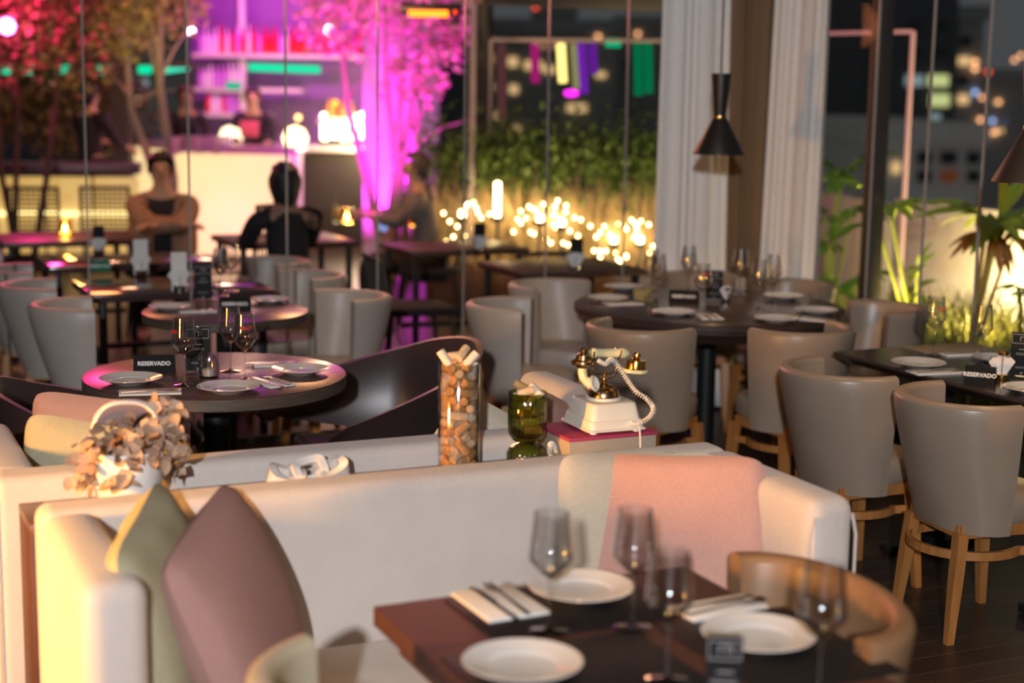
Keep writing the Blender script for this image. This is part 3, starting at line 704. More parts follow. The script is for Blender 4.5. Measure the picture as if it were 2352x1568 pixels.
lat('bell_cap', [(0, -.002), (.016, .0), (.018, .006), (.030, .008), (.033, .014), (.031, .022), (.022, .026), (.019, .040), (.013, .044), (.009, .048), (.012, .054), (.010, .060), (.004, .063), (0, .063)], M['obrass'], hnd, (-.080, 0, .185), 36)
bm = bmesh.new(); pts = [(-.080, 0, .190), (-.080, 0, .172), (-.077, -.004, .155), (-.068, -.010, .143), (-.056, -.017, .139)]
tube(bm, pts, [.013, .013, .013, .016, .021], 20)
fin(bm, 'mouthpiece', M['cream'], hnd)
bm = bmesh.new(); lathe(bm, [(0, .004), (.020, .0), (.026, .006), (.022, .010), (.012, .003), (0, .001)], 24); fin(bm, 'mouthpiece_rim', M['ivory'], hnd, (-.054, -.018, .139), (R(70), 0, R(38)))
def coil(name, pts, cr_, wr, turns, m, parent, seg=7):
    pts = [Vector(p) for p in pts]; n = turns*9
    def cat(f):
        k = f*(len(pts)-1); i = int(min(k, len(pts)-2)); t = k-i; p0 = pts[max(i-1, 0)]; p1 = pts[i]; p2 = pts[i+1]; p3 = pts[min(i+2, len(pts)-1)]
        return .5*((2*p1)+(p2-p0)*t+(2*p0-5*p1+4*p2-p3)*t*t+(3*p1-p0-3*p2+p3)*t**3)
    out = []; prev = None
    for i in range(n+1):
        f = i/n; p = cat(f); tg = (cat(min(1, f+.01))-cat(max(0, f-.01))).normalized()
        x = (prev-tg*prev.dot(tg)).normalized() if prev is not None else tg.cross(Vector((.3, 1, .2))).normalized()
        prev = x; y = tg.cross(x); a = 2*PI*turns*f; out.append(p+(x*math.cos(a)+y*math.sin(a))*cr_)
    return tub(name, out, wr, m, parent, seg)
cord = coil('coiled_cord', [(-.030, -.020, .215), (-.012, -.03, .205), (.012, -.02, .215), (.035, -.03, .185), (.052, -.045, .150), (.070, -.06, .118), (.098, -.075, .095), (.104, -.10, .072), (.088, -.105, .045), (.055, -.105, .030), (.035, -.10, .032)], .0066, .0017, 52, M['cordm'], ph)
tub('cord_tail', [(.030, -.10, .034), (.048, -.108, .030), (.058, -.110, .015), (.060, -.112, -.02), (.062, -.112, -.088)], .0024, M['cordm'], cord)
coil('wall_cord', [(-.150, -.02, -.060), (-.165, -.025, -.035), (-.175, -.035, -.035), (-.182, -.05, -.055), (-.182, -.062, -.084)], .0065, .0019, 18, M['cordm'], ph)

# ================================================================== TABLES
def round_top(name, label, c, r, m, edge, th=.045, zt=.75, base_r=.22, rim=False, cat='table'):
    t = thing(name, label, cat, (c[0], c[1], 0), PH)
    lat('table_top', [(0, zt-.004), (r-.002, zt-.004), (r-.001, zt-.001), (r-.003, zt), (0, zt)], m, t, seg=96)
    lat('table_edge', [(0, zt-th), (r-.004, zt-th), (r, zt-th+.004), (r, zt-.004), (0, zt-.0042)], edge, t, seg=96)
    lat('column', [(.045, .02), (.045, zt-th-.02), (.10, zt-th-.018), (.10, zt-th), (0, zt-th)], M['black'], t, seg=32)
    lat('foot_plate', [(0, 0), (base_r, 0), (base_r, .008), (.05, .022), (0, .022)], M['black'], t, seg=48)
    return t
T1 = (-1.03, 5.37); round_top('round_table', 'small round dark oak table with reserved sign at the left, nearest of the round ones', T1, .452, mat('oak stained grey brown', (.085, .045, .038), .26, var=.25, vscale=5, stretch=(2, 14, 2)), M['wedge'], .045)
v = W(.465, 3.43); T2 = (v.x, v.y); round_top('round_table', 'second round table with two plates behind the nearest left one', T2, .365, mat('oak stained grey brown', (.085, .045, .038), .26), M['wedge'], .045)
BT = (.925, 7.33); bt = round_top('round_table', 'big round dark table laid for six in front of the curtains', BT, .635, mat('glossy dark table', (.055, .035, .028), .22, var=.2, stretch=(2, 12, 2)), M['wenge'], .035, base_r=.32)
lat('apron_ring', [(.53, .66), (.60, .715), (.60, .70), (.54, .65)], M['wenge'], bt, seg=64)
# rectangular dark table at right
v = W(2.72, .93)
rt = thing('dining_table', 'dark rectangular table at the right picture edge, below the second pendant', 'table', (v.x, v.y, 0), PH)
bm = bmesh.new(); vs = []
for (z, a, b) in ((.75, .30, .66), (.742, .305, .665), (.735, .30, .66), (.705, .25, .61)):
    vs.append([bm.verts.new((x*a, y*b, z)) for x, y in ((-1, -1), (1, -1), (1, 1), (-1, 1))])
for a, b in zip(vs, vs[1:]):
    for i in range(4): bm.faces.new((a[i], a[(i+1) % 4], b[(i+1) % 4], b[i]))
bm.faces.new(vs[0]); bm.faces.new(vs[-1][::-1]); fin(bm, 'table_top', mat('black brown table', (.045, .032, .026), .2, var=.2, stretch=(2, 12, 2)), rt, smooth=False)
for (x, y) in ((0, .38), (0, -.38)):
    box('column', (x, y, .36), (.07, .07, .69), M['black'], rt, bev=.004); box('foot_bar', (x, y, .02), (.46, .06, .03), M['black'], rt, bev=.004)
# near table
v = W(.085, -1.13)
nt_ = thing('dining_table', 'dark table in the foreground between the two sofa wings, carrying three plates', 'table', (v.x, v.y, 0), PH)
box('table_top', (0, 0, .73), (.70, 1.02, .04), M['redwood'], nt_, bev=.003)
box('apron', (0, 0, .685), (.62, .94, .05), M['wenge'], nt_)
for (x, y) in ((0, .25), (0, -.3)): box('column', (x, y, .35), (.08, .08, .64), M['black'], nt_, bev=.004); box('foot_bar', (x, y, .015), (.5, .07, .03), M['black'], nt_, bev=.004)
def matt(s, t, w, d, label, rz=0):
    v = W(s, t, .7502); o = box('place_mat', (0, 0, .0015), (w, d, .003), M['matte'], None, bev=.0008, loc=tuple(v), orot=(0, 0, PH+rz)); tag(o, label, 'place mat', 'black place mats'); return o
matt(.075, -.775, .40, .27, 'black place mat under the plate next to the sofa back')
matt(-.055, -1.115, .39, .36, 'black place mat under the nearest plate')
matt(.335, -1.12, .29, .37, 'black place mat at the tan chair\'s side of the near table')

# ------------------------------------------------------------------ tableware prototypes
pl = thing('dinner_plate', 'x', 'plate'); 
lat('plate_well', [(0, .0075), (.055, .0075), (.062, .009), (.066, .0115)], M['china'], pl, seg=48)
lat('plate_rim', [(.066, .0115), (.088, .0165), (.104, .0205), (.1055, .0215), (.1045, .0225), (.088, .0185), (.066, .013)], M['china'], pl, seg=48)
lat('plate_foot', [(.0, .0), (.050, .0), (.055, .0), (.062, .005), (.075, .009), (.104, .0205), (.088, .0165), (.060, .0085), (0, .007)], M['china'], pl, seg=48)
PL = [pl, 0]
def plate(px, py, zt, label, sc=1, pos=None):
    q = pos if pos is not None else Z(px, py, zt+.015)
    loc = (q[0], q[1], zt)
    if not PL[1]: PL[1] = 1; pl.location = loc; pl['label'] = label; pl['group'] = 'white dinner plates'; pl.scale = (sc,)*3; return pl
    return dup(pl, loc, 0, label, 'white dinner plates', scale=(sc,)*3)
plate(1200, 1522, .7532, 'white plate nearest the camera on the near table')
plate(1335, 1350, .7532, 'white plate near the sofa back on the near table')
plate(1742, 1458, .7532, 'white plate at the tan chair on the near table')
plate(300, 870, .75, 'white plate at the left of the small round table, before the reserved sign')
plate(525, 889, .75, 'white plate at the front of the small round table', .98)
plate(690, 848, .75, 'white plate at the right of the small round table', .96)
plate(390, 703, .75, 'white plate left on the second round table', .88)
plate(620, 687, .75, 'white plate right on the second round table', .88)
for (x, y, l) in ((1432, 658, 'white plate farthest left rear on the big round table'), (1396, 684, 'white plate at the left edge of the big round table'), (1548, 716, 'white plate at the front left of the big round table, below the reserved sign'),
                  (1800, 679, 'white plate at the right rear of the big round table'), (1783, 731, 'white plate at the front right of the big round table'), (1876, 712, 'white plate at the right edge of the big round table')):
    plate(x, y, .75, l, .93)
plate(2110, 833, .75, 'white plate near the corner of the dark table on the right', .95)
plate(2292, 822, .75, 'white plate behind the napkin holder on the dark right table', .9)
plate(2372, 892, .75, 'white plate cut by the right picture edge on the dark table', .95)

gl = thing('wine_glass', 'x', 'wine glass'); gl['group'] = 'stemmed wine glasses'
lat('bowl', [(0, .102), (.006, .103), (.020, .113), (.0405, .139), (.0412, .146), (.038, .175), (.0325, .228), (.0317, .228), (.037, .176), (.0400, .146), (.0392, .140), (.019, .115), (.005, .106), (0, .106)], M['clear'], gl, seg=40)
lat('stem', [(.0028, .006), (.0028, .04), (.0032, .08), (.006, .102), (0, .104)], M['clear'], gl, seg=16)
lat('foot', [(0, 0), (.036, 0), (.037, .001), (.036, .0018), (.012, .004), (.004, .010), (.0028, .02), (0, .02)], M['clear'], gl, seg=40)
GL = [gl, 0]
def wglass(px, py, zt, label, txt=None, rz=0, pos=None):
    q = pos if pos is not None else Z(px, py, zt); loc = (q[0], q[1], zt)
    if not GL[1]: GL[1] = 1; gl.location = loc; gl['label'] = label; g = gl
    else: g = dup(gl, loc, 0, label, 'stemmed wine glasses')
    if txt:
        a = -PI/2+rz
        lettering(txt, .0155, M['redtext'], g, (0, 0, .184), (0, R(0), a), bend=.0378, bold=.0004, name='printed_lettering')
    return g
wglass(1262, 1450, .7532, 'wine glass standing in front of the plate by the sofa back on the near table')
wglass(1452, 1440, .7532, 'wine glass right of the rear plate on the near table')
wglass(1532, 1562, .7532, 'wine glass at the bottom centre of the near table, in front of the folded napkin')
wglass(1880, 1600, .7532, 'wine glass at the bottom right of the near table')
wglass(424, 884, .75, 'wine glass left of the candle tumbler on the small round table', 'LILLET', -.95)
wglass(530, 852, .75, 'wine glass at the back of the small round table, left of its twin')
wglass(563, 872, .75, 'wine glass right of the candle tumbler on the small round table', 'LILLET', .35)
wglass(508, 679, .75, 'wine glass left of two behind the second round table\'s menu stand')
wglass(531, 668, .75, 'wine glass right of two behind the second round table\'s menu stand')
for (x, y, l, tx) in ((1510, 692, 'wine glass at the left of the big round table, before the hedge lights', None), (1495, 678, 'wine glass leftmost on the big round table', None), (1580, 668, 'wine glass behind the reserved sign on the big round table', None), (1612, 720, 'wine glass in front of the menu stand on the big round table', 'LILLET'),
                  (1699, 676, 'wine glass before the taupe curtain on the big round table', None), (1742, 708, 'wine glass left of the right pair on the big round table', None), (1775, 692, 'wine glass right of the right pair on the big round table', None)):
    wglass(x, y, .75, l, tx, .3)
wglass(2143, 815, .75, 'wine glass at the back of the dark right table, left of two', 'LILLET', .6)
wglass(2250, 838, .75, 'wine glass right of two on the dark right table, behind the reserved sign')

# tumbler with candle
q = Z(480, 866, .75)
tm = thing('candle_tumbler', 'clear glass tumbler holding a white candle on the small round table', 'candle holder', q)
lat('tumbler', [(0, 0), (.034, 0), (.0355, .003), (.036, .078), (.035, .079), (.0338, .077), (.0333, .008), (0, .007)], M['clear'], tm, seg=36)
lat('candle', [(0, .008), (.022, .008), (.023, .028), (.020, .030), (0, .028)], M['wax'], tm, seg=24)
q = Z(490, 682, .75); t_ = dup(tm, q, 0, 'clear glass tumbler with candle on the second round table'); t_['group'] = 'candle tumblers'; tm['group'] = 'candle tumblers'

# reserved signs
def reserved(px, py, zt, yaw, label, w=.142, h=.058, txt=True, m=None):
    q = Z(px, py, zt); t = thing('reserved_sign', label, 'sign', (q.x, q.y, zt), R(yaw), 'reserved table signs')
    bm = bmesh.new(); dp = .030; th = .0016; v = []
    for sx in (-w/2, w/2):
        v.append([bm.verts.new((sx, y, z)) for (y, z) in ((-dp, 0), (0, h), (dp, 0), (dp-.003, 0), (0, h-.005), (-dp+.003, 0))])
    for i in range(6): bm.faces.new((v[0][i], v[0][(i+1) % 6], v[1][(i+1) % 6], v[1][i]))
    bm.faces.new((v[0][0], v[0][1], v[0][4], v[0][5])); bm.faces.new((v[0][1], v[0][2], v[0][3], v[0][4])); bm.faces.new((v[1][0], v[1][5], v[1][4], v[1][1])); bm.faces.new((v[1][1], v[1][4], v[1][3], v[1][2]))
    fin(bm, 'tent_card', m or M['blackcard'], t, smooth=False)
    a = math.atan2(h, dp)
    lettering('RESERVADO', .0205, M['white'], t, (0, -dp*.5-.0008, h*.5+.0004), (a, 0, 0), bold=.0006)
    return t
reserved(355, 852, .75, 9, 'black tent sign reading RESERVADO on the small round table')
reserved(540, 712, .75, 8, 'black tent sign partly hidden by a glass on the second round table')
reserved(1571, 694, .75, -12, 'black tent sign on the big round table')
reserved(2251, 880, .75, -25, 'black tent sign reading RESERVADO on the dark right table', w=.105, h=.062)

# menu stands
def menu(px, py, zt, yaw, label, w=.085, h=.165, lines=True):
    q = Z(px, py, zt); t = thing('menu_stand', label, 'menu stand', (q.x, q.y, zt), R(yaw), 'black menu stands')
    box('acrylic_holder', (0, 0, h/2+.002), (w, .006, h), M['acr'], t, bev=.001)
    box('acrylic_foot', (0, 0, .002), (w, .05, .004), M['acr'], t, bev=.001)
    box('menu_card', (0, -.0042, h/2+.006), (w-.004, .0012, h-.012), M['blackcard'], t)
    bm = bmesh.new(); y = -.0052
    def rc_(x0, z0, x1, z1): bx(bm, ((x0+x1)/2, y, (z0+z1)/2), (abs(x1-x0), .0004, abs(z1-z0)))
    W2 = w/2-.004
    rc_(-W2, h-.040, W2, h-.0385); rc_(-W2, h-.0065, W2, h-.008); rc_(-W2, h-.040, -W2+.0012, h-.0065); rc_(W2-.0012, h-.040, W2, h-.0065)
    for (x0, x1) in ((-.010, .014), (-.010, -.008), (.003, .005), (.012, .014)): rc_(x0, h-.031 if x0 != -.010 or x1 != .014 else h-.016, x1, h-.0145)
    rc_(-.012, h-.062, .016, h-.060); rc_(-.022, h-.075, .022, h-.0738); rc_(-.022, h-.080, .022, h-.0788)
    rc_(-.022, .040, .022, .0412); rc_(-.022, .036, .022, .0368); rc_(-.006, .020, .006, .0215); rc_(-.0015, .013, .0015, .0215)
    fin(bm, 'printing', M['grey'], t, smooth=False); return t
menu(455, 858, .75, 8, 'black menu stand in clear holder between the glasses on the small round table')
menu(467, 690, .75, 8, 'black menu stand on the second round table')
menu(1640, 692, .75, -10, 'black menu stand on the big round table', h=.15)
menu(2345, 868, .75, -22, 'black menu stand at the right picture edge on the dark table')
q = Z(1655, 1597, .7532); mm = menu(1660, 1612, .7532, -5, 'small dark framed card stand at the bottom of the near table', w=.062, h=.115)

# napkin holders
def napholder(px, py, zt, yaw, label, m='brass', h=.088, card=False, sc=1):
    q = Z(px, py, zt); t = thing('napkin_holder', label, 'napkin holder', (q.x, q.y, zt), R(yaw), 'napkin holders'); t.scale = (sc,)*3
    lat('holder_base', [(0, 0), (.024, 0), (.025, .002), (.025, .022), (.0235, .023), (0, .022)], M[m], t, seg=32)
    tub('centre_rod', [(0, -.010, .02), (0, -.010, h)], .0018, M[m], t); lat('top_cap', [(0, h+.004), (.019, h+.004), (.020, h+.006), (.020, h+.018), (0, h+.019)], M[m], t, seg=28) if not card else None
    for k, (a, b) in enumerate(((-22, -.006), (-10, .004), (4, -.002), (18, .006))):
        bm = bmesh.new(); hh = .078
        v = [bm.verts.new(p) for p in ((-.006, b, .018), (.006, b, .018), (.020, b+.002, hh), (.0, b-.002, hh+.010), (-.020, b+.002, hh-.002))]
        w = [bm.verts.new((p.co.x, p.co.y+.003, p.co.z)) for p in v]
        bm.faces.new(v); bm.faces.new(w[::-1])
        for i in range(5): bm.faces.new((v[i], w[i], w[(i+1) % 5], v[(i+1) % 5]))
        fin(bm, 'napkin', M['napkin'], t, (0, 0, 0), (0, R(a), 0), smooth=False)
    if card: box('menu_card', (0, .012, .075), (.06, .003, .15), M['napkin'] if card == 'w' else M['blackcard'], t)
    return t
napholder(2300, 873, .75, -20, 'brass napkin holder with a white napkin fan on the dark right table')
napholder(1668, 693, .75, 30, 'slim holder with a single white napkin beside the big round table\'s menu stand', 'steel', .06, None, .9)

# cutlery on napkins
def fork_bm(bm, L=.19, ox=0, z=.0):
    def strip(pts, t=.0016):
        a = [bm.verts.new((x-w/2+ox, y, zz+z)) for (x, y, w, zz) in pts]; b = [bm.verts.new((x+w/2+ox, y, zz+z)) for (x, y, w, zz) in pts]
        c = [bm.verts.new((p.co.x, p.co.y, p.co.z+t)) for p in a]; d = [bm.verts.new((p.co.x, p.co.y, p.co.z+t)) for p in b]
        for i in range(len(pts)-1):
            bm.faces.new((a[i], b[i], b[i+1], a[i+1])); bm.faces.new((c[i], c[i+1], d[i+1], d[i])); bm.faces.new((a[i], a[i+1], c[i+1], c[i])); bm.faces.new((b[i], d[i], d[i+1], b[i+1]))
        bm.faces.new((a[0], c[0], d[0], b[0])); bm.faces.new((a[-1], b[-1], d[-1], c[-1]))
    strip([(0, 0, .012, 0), (0, .03, .011, .001), (0, .09, .006, .004), (0, .125, .006, .006), (0, .135, .016, .005), (0, .15, .022, .003)])
    for k in range(4): x = -.009+.006*k; strip([(x, .15, .0036, .003), (x, .17, .0034, .002), (x, L, .0016, .006)])
def knife_bm(bm, ox=0, z=0):
    pts = [(-.006, 0), (.006, 0), (.005, .09), (.0095, .11), (.0095, .17), (.003, .205), (-.006, .205), (-.006, .10)]
    a = [bm.verts.new((x+ox, y, z)) for x, y in pts]; b = [bm.verts.new((x+ox, y, z+.0022)) for x, y in pts]
    bm.faces.new(a[::-1]); bm.faces.new(b)
    for i in range(8): bm.faces.new((a[i], a[(i+1) % 8], b[(i+1) % 8], b[i]))
def setting(pos, yaw, where, w=.105, L=.20, zt=.75, sc=1):
    """folded napkin with knife and fork lying on it; three things"""
    q = Vector((pos[0], pos[1], zt)); rz = R(yaw)
    n = box('folded_napkin', (0, 0, .003), (w, L*.9, .006), M['napkin'], None, bev=.0012, loc=tuple(q), orot=(0, 0, rz)); tag(n, 'white folded napkin '+where, 'napkin', 'folded napkins')
    dx = Vector((math.cos(rz), math.sin(rz), 0)); dy = Vector((-math.sin(rz), math.cos(rz), 0))
    bm = bmesh.new(); fork_bm(bm); p = q+dx*(.018)-dy*(.09)+Vector((0, 0, .0062)); f = fin(bm, 'dinner_fork', M['steel'], None, tuple(p), (0, 0, rz)); tag(f, 'steel fork on the napkin '+where, 'fork', 'forks on napkins')
    bm = bmesh.new(); knife_bm(bm); p = q-dx*(.016)-dy*(.105)+Vector((0, 0, .0062)); f = fin(bm, 'table_knife', M['steel'], None, tuple(p), (0, 0, rz)); tag(f, 'steel knife on the napkin '+where, 'knife', 'knives on napkins')
setting(Z(1148, 1388, .7532), 26, 'left of the rear plate on the near table', .13, .20, .7532)
setting(Z(1650, 1398, .7532), -60, 'behind the tan chair\'s plate on the near table', .085, .20, .7532)
setting(Z(345, 902, .75), -76, 'at the front left of the small round table', .09, .22)
setting(Z(622, 880, .75), 38, 'between the front and right plates of the small round table', .10, .19)
setting(Z(632, 838, .75), -72, 'at the back right of the small round table', .08, .18)
setting(Z(1430, 698, .75), -72, 'at the left of the big round table', .09, .2)
setting(Z(1628, 728, .75), 6, 'at the front of the big round table', .10, .19)
setting(Z(1868, 735, .75), 60, 'at the right of the big round table', .08, .2)
setting(Z(2150, 856, .75), -74, 'in front of the corner plate on the dark right table', .09, .22)
setting(Z(2212, 814, .75), -76, 'at the far side of the dark right table', .08, .2)
setting(Z(455, 716, .75), -74, 'at the front of the second round table', .07, .18)
q = Z(2170, 797, .75); o = box('place_mat', (0, 0, .0015), (.34, .20, .003), mat('olive place mat', (.30, .25, .16), .6), None, bev=.0008, loc=(q.x+.02, q.y-.04, .7502), orot=(0, 0, PH)); tag(o, 'beige place mat at the far edge of the dark right table', 'place mat')

# ================================================================== DARK LOUNGE CHAIRS
def lounge(label, x, y, deg, mirror=1):
    t = thing('lounge_chair', label, 'lounge chair', (x, y, 0), R(deg), 'dark brown leather lounge chairs')
    bm = bmesh.new(); path = []; n = 40
    def prof(h):
        ft, fb, tilt = h; o = []
        for k in range(8): f = k/7; z = fb+(ft-fb)*f; o.append((tilt*f**1.2+.012, z))
        for k in range(8): f = 1-k/7; z = fb+(ft-fb)*f; o.append((tilt*f**1.2-.012-.012*math.sin(PI*f), z-.004 if k == 0 else z))
        return o
    for i in range(n+1):
        u = -1+2*i/n; au = abs(u); a = PI-u*R(112)
        rx, ry = .30, .30; x_ = rx*math.cos(a); y_ = ry*math.sin(a)
        if au > .8: pass
        stretch = 1+.75*max(0, au-.45)
        x_ = x_ if x_ < 0 else x_*1.0; y_ *= 1.0
        fx = max(0, au-.45)*.38; x_ += fx; y_ += .06*u*max(0, au-.45)
        nx, ny = math.cos(a), math.sin(a)
        top = (.57+.24*math.cos(min(1, au*1.02)*PI/2)**1.1); bot = .40+.11*au**2.2
        if au > .93: top -= (au-.93)*.9
        path.append((x_, y_, nx, ny, (top, min(bot, top-.03), .10*(1-.3*au))))
    sweep(bm, path, prof); fin(bm, 'shell', M['dleather'], t)
    bm = bmesh.new(); bx(bm, (.02, 0, .405), (.46, .44, .07), (0, R(-4), 0), .03, 4); fin(bm, 'seat', M['dleather'], t)
    for (px_, py_) in ((.2, .2), (.2, -.2), (-.2, .18), (-.2, -.18)):
        tub('leg', [(px_*.85, py_*.85, .38), (px_*1.15, py_*1.15, 0)], [.017, .010], M['oak'], t, 12)
    return t
lounge('dark brown leather lounge chair with sweeping arms behind the console, left of the cork cylinder', -.51, 5.69, 205)
lounge('dark brown leather lounge chair at the left edge behind the white pot', -1.30, 5.02, 20)

# ================================================================== TERRACE
def rtable(label, s0, s1, t0, t1, m=None, z=.75):
    v = W((s0+s1)/2, (t0+t1)/2); t = thing('terrace_table', label, 'table', (v.x, v.y, 0), PH, 'terrace tables'); w = s1-s0; d_ = t1-t0
    box('table_top', (0, 0, z-.018), (w, d_, .036), m or M['dwood'], t, bev=.003)
    for x in (-1, 1):
        for y in (-1, 1): box('leg', (x*(w/2-.05), y*(d_/2-.05), z/2-.02), (.035, .035, z-.04), M['black'], t, rot=(0, 0, 0), bev=.002)
    box('stretcher', (0, 0, .25), (w-.1, .03, .03), M['black'], t); return t
rtable('square terrace table just behind the glass at the left, with napkin stands', 0, .88, 4.10, 4.74, mat('glossy purple brown top', (.06, .035, .035), .12))
rtable('terrace table behind the square one at the left, seen in part', -.02, .9, 5.35, 5.95, mat('glossy purple brown top', (.06, .035, .035), .12))
rtable('terrace table with a glowing lantern at the far left', -.1, .75, 6.75, 7.4)
rtable('terrace table right of centre behind the pale chairs, before the hedge', 2.33, 3.1, 4.30, 4.95)
rtable('terrace table in front of the man in grey', 2.15, 2.95, 5.55, 6.15)
rtable('terrace table with candle between the woman in black and the pink tree', 1.25, 2.05, 6.25, 6.95)
def outchair(label, x, y, deg, woven=True, hb=.86):
    t = thing('terrace_chair', label, 'chair', (x, y, 0), R(deg), 'dark terrace chairs')
    box('seat', (0, 0, .44), (.44, .44, .045), M['blackc'], t, bev=.012)
    for yy in (-.2, .2): tub('back_post', [(-.20, yy, .44), (-.25, yy, hb)], .014, M['woven'], t)
    bm = bmesh.new()
    for k in range(9): z = .52+k*(hb-.56)/8; bx(bm, (-.21-.04*(z-.5)/.36, 0, z), (.008, .40, .012))
    for k in range(10): y_ = -.19+k*.042; bx(bm, (-.232, y_, (.50+hb)/2), (.008, .010, hb-.52), (0, R(-6), 0))
    fin(bm, 'woven_back', M['woven'], t, smooth=False)
    tub('back_rail', [(-.25, -.21, hb), (-.25, .21, hb)], .016, M['woven'], t)
    for (a, b) in ((.18, .18), (.18, -.18), (-.18, .18), (-.18, -.18)): tub('leg', [(a, b, .43), (a*1.25, b*1.15, 0)], .013, M['black'], t)
    return t
v = A(88, 540, 13.4); outchair('dark woven chair before the glowing low wall at the far left', v.x, v.y, 100)
v = A(248, 540, 13.6); outchair('dark woven chair before the glowing low wall, right of its twin', v.x, v.y, 100)
v = A(570, 600, 10.6); outchair('dark woven chair in front of the glowing bar counter', v.x, v.y, 150, hb=.95)
v = A(672, 600, 9.5); outchair('chair under the woman dressed in black', v.x, v.y, 70, hb=.7)
v = A(985, 600, 11.35); outchair('chair under the man in the grey shirt', v.x, v.y, 180, hb=.7)
v = A(370, 600, 11.0); outchair('chair under the man in the tan jacket', v.x, v.y, -85, hb=.7)
v = A(950, 640, 9.3); outchair('dark terrace chair with slim legs standing empty in the middle', v.x, v.y, 20, hb=.74)
v = A(1290, 640, 9.6); outchair('dark terrace chair behind the right terrace table', v.x, v.y, -70, hb=.72)
# napkin stands with cards on the terrace
napholder(325, 632, .75, 20, 'white card and crossed napkins on the square terrace table, left of two', 'steel', .06, 'w', 1.25)
napholder(413, 668, .75, 20, 'white card and crossed napkins on the square terrace table, right of two', 'steel', .06, 'w', 1.25)
napholder(228, 583, .75, 20, 'grey card with napkins on the table behind the square one', 'steel', .06, 'b', 1.1)
napholder(1100, 580, .75, -10, 'black card with napkins on the table before the hedge, left', 'steel', .06, 'b', 1.2)
napholder(1322, 622, .75, -10, 'black card with napkins on the right terrace table', 'steel', .06, 'b', 1.2)
q = Z(232, 622, .75); reserved(232, 622, .75, 20, 'green lit tent sign on the square terrace table', w=.10, h=.055, m=mat('green lit card', (.0, .16, .08), .5))  # green light on this sign put into the card colour
def candle(px, py, zt, label, sc=1, es=14):
    q = Z(px, py, zt); t = thing('candle_lantern', label, 'candle', q, 0, 'glowing candle lanterns'); t.scale = (sc,)*3
    lat('glass_cup', [(0, 0), (.040, 0), (.042, .10), (.040, .10), (.038, .006), (0, .006)], glassy('lantern glass', (1, .85, .5), (.9, .6, .3)), t, seg=24)
    lat('flame', [(0, .02), (.012, .03), (.010, .05), (0, .075)], emis('candle flame', (1, .62, .18), 90), t, seg=12)
    lat('wax_body', [(0, .006), (.030, .006), (.030, .022), (0, .022)], mat('lit wax', (.9, .7, .4), .5, emit=(1, .55, .15), es=4), t, seg=16)
    l = lamp('POINT', (q.x, q.y, q.z+.12), 1.6, (1, .55, .2), .03, None, name='candle_light'); return t
candle(150, 541, .75, 'glowing candle lantern on the far left terrace table', 1.1)
candle(797, 512, .75, 'glowing candle on the table beside the woman in black', 1.1)
candle(950, 522, .75, 'glowing candle glass before the man in grey', .9)
def bottle(px, py, z, label, m, group, h=.26, r=.035):
    q = Z(px, py, z); o = lat('bottle', [(0, 0), (r, 0), (r, h*.62), (r*.35, h*.75), (r*.35, h), (0, h)], m, None, tuple(q), 12); tag(o, label, 'bottle', group); return o
bottle(772, 511, .75, 'slim bottle on the candle table', M['acr'], 'terrace bottles', .2, .025)

# ---- bar
def T(px, Y): return A(px, 300, Y)
YB = 15.9
c0 = A(440, 358, 16.2); 
glow = emis('warm backlit panel', (1, .66, .26), 1.35)
def wallbox(name, p, q, z0, z1, th, m, parent=None):
    p = Vector((p[0], p[1], 0)); q = Vector((q[0], q[1], 0)); d = q-p; L = d.length
    return box(name, (L/2, 0, (z0+z1)/2), (L, th, z1-z0), m, parent, loc=tuple(p), orot=(0, 0, math.atan2(d.y, d.x)), bev=.003)
bar = thing('bar_counter', 'glowing backlit bar counter with a magenta lit top on the terrace', 'bar', (0, 0, 0))
pL = A(262, 345, 17.6); pC = A(432, 360, 15.8); pR = A(662, 360, 15.6)
def backlit(name, p, q, z0, z1, th, parent):
    o = wallbox(name, p, q, z0, z1, th, mat('backlit onyx panel', (.35, .3, .26), .5, emit=(1, .70, .32), es=1.15, var=.12, vscale=2), parent); return o
backlit('front_panel', pC, pR, .04, 1.06, .06, bar); backlit('front_panel', pL, pC, .04, 1.06, .06, bar)
top = mat('bar top', (.45, .3, .4), .2)
wallbox('counter_top', (pC.x-.05, pC.y+.25), (pR.x+.08, pR.y+.25), 1.06, 1.13, .62, top, bar); wallbox('counter_top', (pL.x+.1, pL.y+.3), (pC.x+.1, pC.y+.25), 1.06, 1.12, .5, top, bar)
box('side_panel', (0, 0, 0), (.08, .5, 1.04), M['barw'], bar, loc=(pR.x+.03, pR.y+.30, .54))
lamp('AREA', (pR.x-.8, pR.y-.5, .25), 10, (1, .1, .35), .6, (pR.x-.7, pR.y, .3), name='pink_floor_glow')
lamp('SPOT', (-1.3, 13.2, 2.6), 60, (1, .12, .4), .1, (pR.x-.2, pR.y, .3), 30, .8, name='pink_floor_glow')
# low glowing wall at left
lw = thing('low_wall', 'low glowing wall with a dark top rail at the far left', 'wall', (0, 0, 0))
p0 = A(-120, 400, 14.6); p1 = A(325, 400, 14.9)
n = 4
for k in range(n):
    a = p0.lerp(p1, k/n); b = p0.lerp(p1, (k+.94)/n); wallbox('lit_panel', a, b, .12, .86, .04, mat('backlit yellow panel', (.7, .6, .4), .5, emit=(1, .62, .16), es=.6, var=.15, vscale=3), lw)
wallbox('top_rail', (p0.x, p0.y), (p1.x, p1.y), .9, .99, .5, mat('purple brown ledge', (.12, .06, .1), .35), lw)
wallbox('light_strip', (p0.x, p0.y-.06), (p1.x, p1.y-.06), .50, .535, .02, emis('yellow led', (1, .75, .3), 3.0), lw)
wallbox('base', (p0.x, p0.y), (p1.x, p1.y), 0, .14, .1, M['post'], lw)
